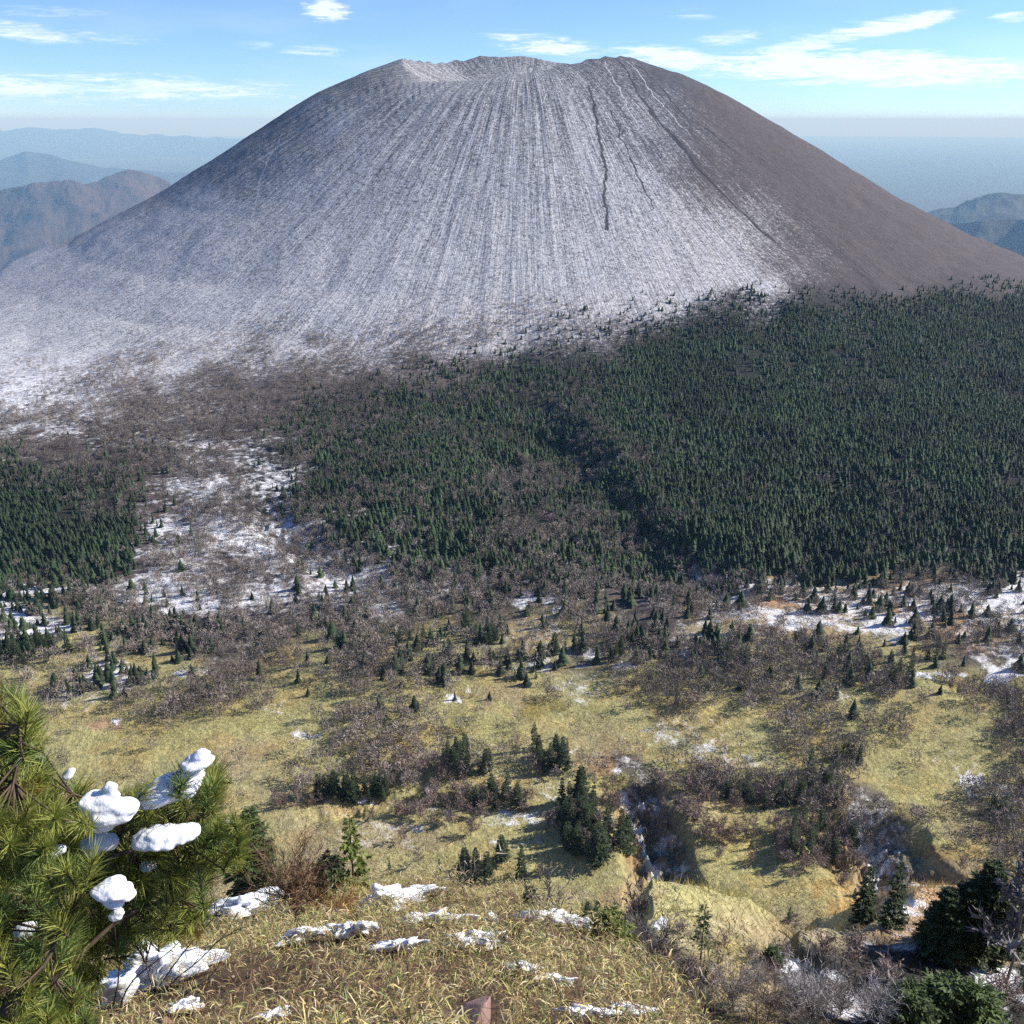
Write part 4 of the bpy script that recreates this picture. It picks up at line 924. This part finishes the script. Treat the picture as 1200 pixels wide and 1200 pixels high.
near_tree('bare_shrub', 'wispy pale shrub behind the long snow patch', 'shrub', 645, 1074, 46, make_bare(707, 1, 18, 5, tint=(.26, .22, .17), r=.6), 1.0)
near_tree('bare_shrub', 'small dark leafy shrub at the left end of the long snow patch', 'shrub', 622, 1070, 34, con_meshes(708, .42, 8, 8, 10, .6, .02), 1.0)
near_tree('bamboo_clump', 'round yellow green clump at the right end of the ridge crest', 'shrub', 715, 1098, 34, recol(con_meshes(709, .55, 10, 10, 10, .5, .0), [3.6, 2.9, 1.8]), 1.1)
near_tree('dead_bush', 'dark brown bush in the dry grass right of the middle snow patch', 'bush', 600, 1112, 34, make_bare(710, 1, 50, 14, tint=(.17, .10, .06), r=.6), 1.0)
near_tree('dead_bush', 'small brown bush above the middle snow patch', 'bush', 532, 1082, 28, make_bare(711, 1, 50, 14, tint=(.18, .11, .06), r=.6), 1.2)
# frosty thicket and leafless tree beyond the ridge
def far_shrub(name, label, cat, px, py, dist, H, me, wd=1.0, group=None):
    p = at(px, py, d0=24)[0]; d = math.hypot(p[0], p[1]); H = H * (d * CP - p[2] * SP) / F * 1.3; return plant(name, label, cat, group, p - [0, 0, .1], H, me, wd, None)
far_shrub('bare_tree', 'bushy grey leafless tree in the dark gully right of the grass ridge', 'bare tree', 762, 1165, 0, 88, make_bare(720, 1, 50, 16, tint=(.24, .21, .2), r=.42))
TH = [make_bare(730 + i, 1, 46, 12, tint=[(.34, .31, .29), (.24, .20, .17), (.42, .41, .42)][i], r=.62) for i in range(3)]
for q, (px, py, H, lab) in enumerate([(862, 1188, 42, 'leftmost frosted bush of the grey thicket at the bottom'), (900, 1196, 46, 'second frosted bush from the left in the grey thicket at the bottom'), (935, 1176, 36, 'frosted bush at the top of the grey thicket'), (945, 1204, 46, 'third frosted bush from the left in the grey thicket at the bottom'),
                          (985, 1192, 38, 'frosted bush right of the middle in the grey thicket'), (1015, 1205, 40, 'rightmost frosted bush of the grey thicket at the bottom'), (885, 1160, 24, 'small brown bush on the right flank of the knoll'), (820, 1185, 26, 'small bush at the bottom left of the knoll')]):
    far_shrub('frosted_bush', lab, 'bush', px, py, 0, H, TH[q % 3], 1.1, 'frosted bushes of the grey thicket')
GR = recol(con_meshes(740, .6, 12, 10, 12, .45, .0), [1.6, 1.6, 1.3])
for px, py, H, lab in [(1060, 1212, 52, 'left green bush at the lower right corner'), (1100, 1208, 56, 'middle green bush at the lower right corner'), (1140, 1212, 50, 'right green bush at the lower right corner'), (905, 1130, 20, 'dark green bush between the knoll and the ravine')]:
    far_shrub('green_bush', lab, 'bush', px, py, 0, H, GR, 1.0, 'green bushes at the lower right')
# dark bare branches in front of the snow
BS = empty('bare_branches', tuple(at(176, 1190, dmax=60)[0])); BL = np.array(BS.location); tag(BS, 'dark leafless twigs leaning right over the snow patch beside the pine', 'branch')
parts = []
dB = math.hypot(BL[0], BL[1])
for k, br in enumerate([[(150, 1215), (180, 1165), (215, 1115), (255, 1070), (285, 1030), (308, 992)], [(160, 1215), (200, 1150), (240, 1120), (262, 1095), (280, 1068)], [(140, 1200), (150, 1150), (190, 1120), (220, 1098), (262, 1085)], [(170, 1210), (215, 1170), (250, 1140), (270, 1105)], [(130, 1190), (140, 1130), (165, 1085), (200, 1060)],
                        [(180, 1165), (170, 1130), (176, 1100)], [(215, 1115), (250, 1108), (275, 1090), (300, 1085)], [(255, 1070), (246, 1048), (250, 1030)], [(200, 1150), (232, 1146), (255, 1150)]]):
    P = np.array([pix(a, b, dB * (1 - .05 * k * .2)) for a, b in br]); tt = np.linspace(0, len(P) - 1, 16); Q = np.stack([np.interp(tt, range(len(P)), P[:, i]) for i in range(3)], 1)
    Q[1:-1] += gp.normal(0, .012, (14, 3)); Q[1:-1] = (Q[:-2] + 2 * Q[1:-1] + Q[2:]) / 4
    parts.append(tube(Q, np.linspace(.009 if k < 5 else .005, .0022, 16), 5))
    for j in range(9):
        i = gp.integers(3, 15); dv = rdir(gp, 1)[0] * .6 + [.2, 0, .5]; l = gp.uniform(.08, .22); parts.append(tube([Q[i], Q[i] + dv * l * .5 + gp.normal(0, .01, 3), Q[i] + dv * l], [.003, .0025, .0015], 4))
V, f = merge(parts); link('twigs', mesh_np('twigs', V - BL, f, mat_plain('dark_bark', (.075, .055, .045), (.035, .027, .024), 30, .85), True), BS)
# ------------------------------------------------------------------ camera, sun, sky
cam = bpy.data.cameras.new('camera'); cam.sensor_width = 36; cam.lens = 36 * F / 1200; cam.clip_start = 0.1; cam.clip_end = 400000
co = bpy.data.objects.new('camera', cam); col.objects.link(co); co.location = (0, 0, 0); co.rotation_euler = (R(90) - PIT, 0, 0); scn.camera = co
ELEV, SAZ = R(31), R(76)            # sun to the right and a little beyond the valley; azimuth from +Y towards +X
sd = (math.sin(SAZ) * math.cos(ELEV), math.cos(SAZ) * math.cos(ELEV), math.sin(ELEV))
sl = bpy.data.lights.new('sun', 'SUN'); sl.energy = 4.6; sl.angle = R(0.53); sl.color = (1, .945, .87)
so = bpy.data.objects.new('sun', sl); col.objects.link(so)
from mathutils import Vector, Matrix
so.rotation_euler = Vector(sd).to_track_quat('Z', 'Y').to_euler(); so.location = (60, 20, 60)
w = bpy.data.worlds.new('World'); scn.world = w; w.use_nodes = True
t = NT(w.node_tree); bg = w.node_tree.nodes['Background']
sky = t.n('ShaderNodeTexSky', sky_type='NISHITA', sun_disc=False, sun_elevation=ELEV, sun_rotation=SAZ, altitude=2300, air_density=1.0, dust_density=0.3, ozone_density=2.2)
tc = t.n('ShaderNodeTexCoord'); vd = tc.outputs['Generated']
sx = t.n('ShaderNodeSeparateXYZ'); t.nt.links.new(vd, sx.inputs[0])
azn = t.math('MULTIPLY', t.math('ARCTAN2', sx.outputs[0], sx.outputs[1]), 180 / math.pi)
eln = t.math('MULTIPLY', t.math('ARCSINE', sx.outputs[2]), 180 / math.pi)
pv = t.n('ShaderNodeCombineXYZ', {0: azn, 1: eln, 2: 0.0}).outputs[0]
def cmap(sa, se, off=0): 
    m = t.n('ShaderNodeMapping', {'Scale': (sa, se, 1), 'Location': (off, off * .7, off)}); t.nt.links.new(pv, m.inputs[0]); return m.outputs[0]
wisp = t.noise(cmap(0.30, 2.3, 3.1), 1.0, 8, 0.66, dist=1.0)
fine = t.noise(cmap(0.9, 6.0, 8.2), 1.0, 7, 0.7, dist=0.8)
soft = t.noise(cmap(0.12, 0.6, 5.7), 1.0, 4, 0.5)
nz = t.math('ADD', t.math('MULTIPLY', wisp, 0.62), t.math('MULTIPLY', fine, 0.38))
def cel(px, py):
    u, y, z = ray(px, py); return math.degrees(math.atan2(u, y)), math.degrees(math.atan2(z, math.hypot(u, y)))
CL = [(383, 13, 30, 13, 0, 1.3), (632, 52, 70, 13, 6, 1.0), (850, 45, 42, 10, -2, .75), (1045, 30, 75, 11, -9, 1.15), (950, 50, 90, 14, -12, .8), (1010, 80, 230, 22, 2, 1.25), (790, 68, 70, 15, 8, 1.05), (1190, 20, 30, 6, 0, .9),
      (130, 103, 200, 18, 1, .85), (30, 108, 110, 14, 0, .7), (20, 36, 70, 12, 6, .8), (130, 44, 60, 7, 4, .5), (370, 60, 42, 7, 2, .7), (300, 53, 30, 5, 0, .45), (820, 21, 30, 4, 3, .5), (265, 110, 40, 6, 2, .4), (1180, 152, 70, 4, 0, .5), (60, 14, 80, 8, 0, .4)]
cov = None
for cx, cy, rx, ry, tilt, amp in CL:
    a0, e0 = cel(cx, cy); a1, e1 = cel(cx + rx, cy); a2, e2 = cel(cx, cy - ry)
    ra, re = abs(a1 - a0), abs(e2 - e0); ct, st = math.cos(R(tilt)), math.sin(R(tilt))
    da = t.math('SUBTRACT', azn, a0); de = t.math('SUBTRACT', eln, e0)
    qa = t.math('MULTIPLY', t.math('SUBTRACT', t.math('MULTIPLY', da, ct), t.math('MULTIPLY', de, st)), 1 / ra)
    qe = t.math('MULTIPLY', t.math('ADD', t.math('MULTIPLY', da, st), t.math('MULTIPLY', de, ct)), 1 / re)
    q = t.math('ADD', t.math('MULTIPLY', qa, qa), t.math('MULTIPLY', qe, qe)); q = t.math('MULTIPLY', t.math('ADD', q, t.math('MULTIPLY', t.math('SUBTRACT', 0.5, nz), 2.6)), 0.8)
    m = t.math('MULTIPLY', t.math('SUBTRACT', 1.15, q, clamp=True), amp)
    cov = m if cov is None else t.math('MAXIMUM', cov, m)
dens = t.math('MULTIPLY', cov, t.ramp(t.math('ADD', nz, t.math('MULTIPLY', cov, 0.17)), 0.46, 0.78))
dens = t.math('MULTIPLY', dens, 1.25, clamp=True)
veil = t.math('MULTIPLY', t.ramp(soft, 0.45, 0.8), t.math('MULTIPLY', t.ramp(eln, 9, 1), 0.22))
dens = t.math('MAXIMUM', dens, veil)
skc = t.mix(1.0, sky.outputs[0], (.73, .90, 1.25), 'MULTIPLY')
lowt = t.ramp(eln, 7.0, 0.0)
skc = t.mix(lowt, skc, t.mix(1.0, skc, (.96, 1.05, 1.10), 'MULTIPLY'))
dens = t.math('MULTIPLY', dens, .74)
cc = t.mix(dens, skc, (8.2, 8.7, 9.4))
t.nt.links.new(cc, bg.inputs[0]); bg.inputs[1].default_value = 0.085
# ------------------------------------------------------------------ air
hz = mesh_np('haze', [(sx_ * 160000, sy_ * 160000, sz_) for sz_ in (-2025, 158) for sx_, sy_ in ((-1, -1), (1, -1), (1, 1), (-1, 1))],
             np.array([(0, 3, 2, 1), (4, 5, 6, 7), (0, 1, 5, 4), (1, 2, 6, 5), (2, 3, 7, 6), (3, 0, 4, 7)]))
m = bpy.data.materials.new('air'); m.use_nodes = True; nt = m.node_tree; nt.nodes.remove(nt.nodes['Principled BSDF'])
pvv = nt.nodes.new('ShaderNodeVolumePrincipled'); pvv.inputs['Color'].default_value = (.38, .67, 1.0, 1); pvv.inputs['Absorption Color'].default_value = (.76, .95, 1, 1); pvv.inputs['Density'].default_value = 0.000032; pvv.inputs['Anisotropy'].default_value = 0.0
nt.links.new(pvv.outputs[0], nt.nodes['Material Output'].inputs['Volume']); hz.materials.append(m)
tag(link('haze', hz), 'thin blue air over the valley and the lowland', 'haze', kind='stuff')
vs = scn.view_settings; scn.display_settings.display_device = 'sRGB'
vs.view_transform = 'Standard'; vs.look = 'None'; vs.gamma = 1; vs.exposure = 0.72
scn.render.engine = 'CYCLES'; cy = scn.cycles; cy.max_bounces = 6; cy.diffuse_bounces = 2; cy.volume_bounces = 0; cy.transparent_max_bounces = 8; cy.glossy_bounces = 2; cy.use_denoising = False
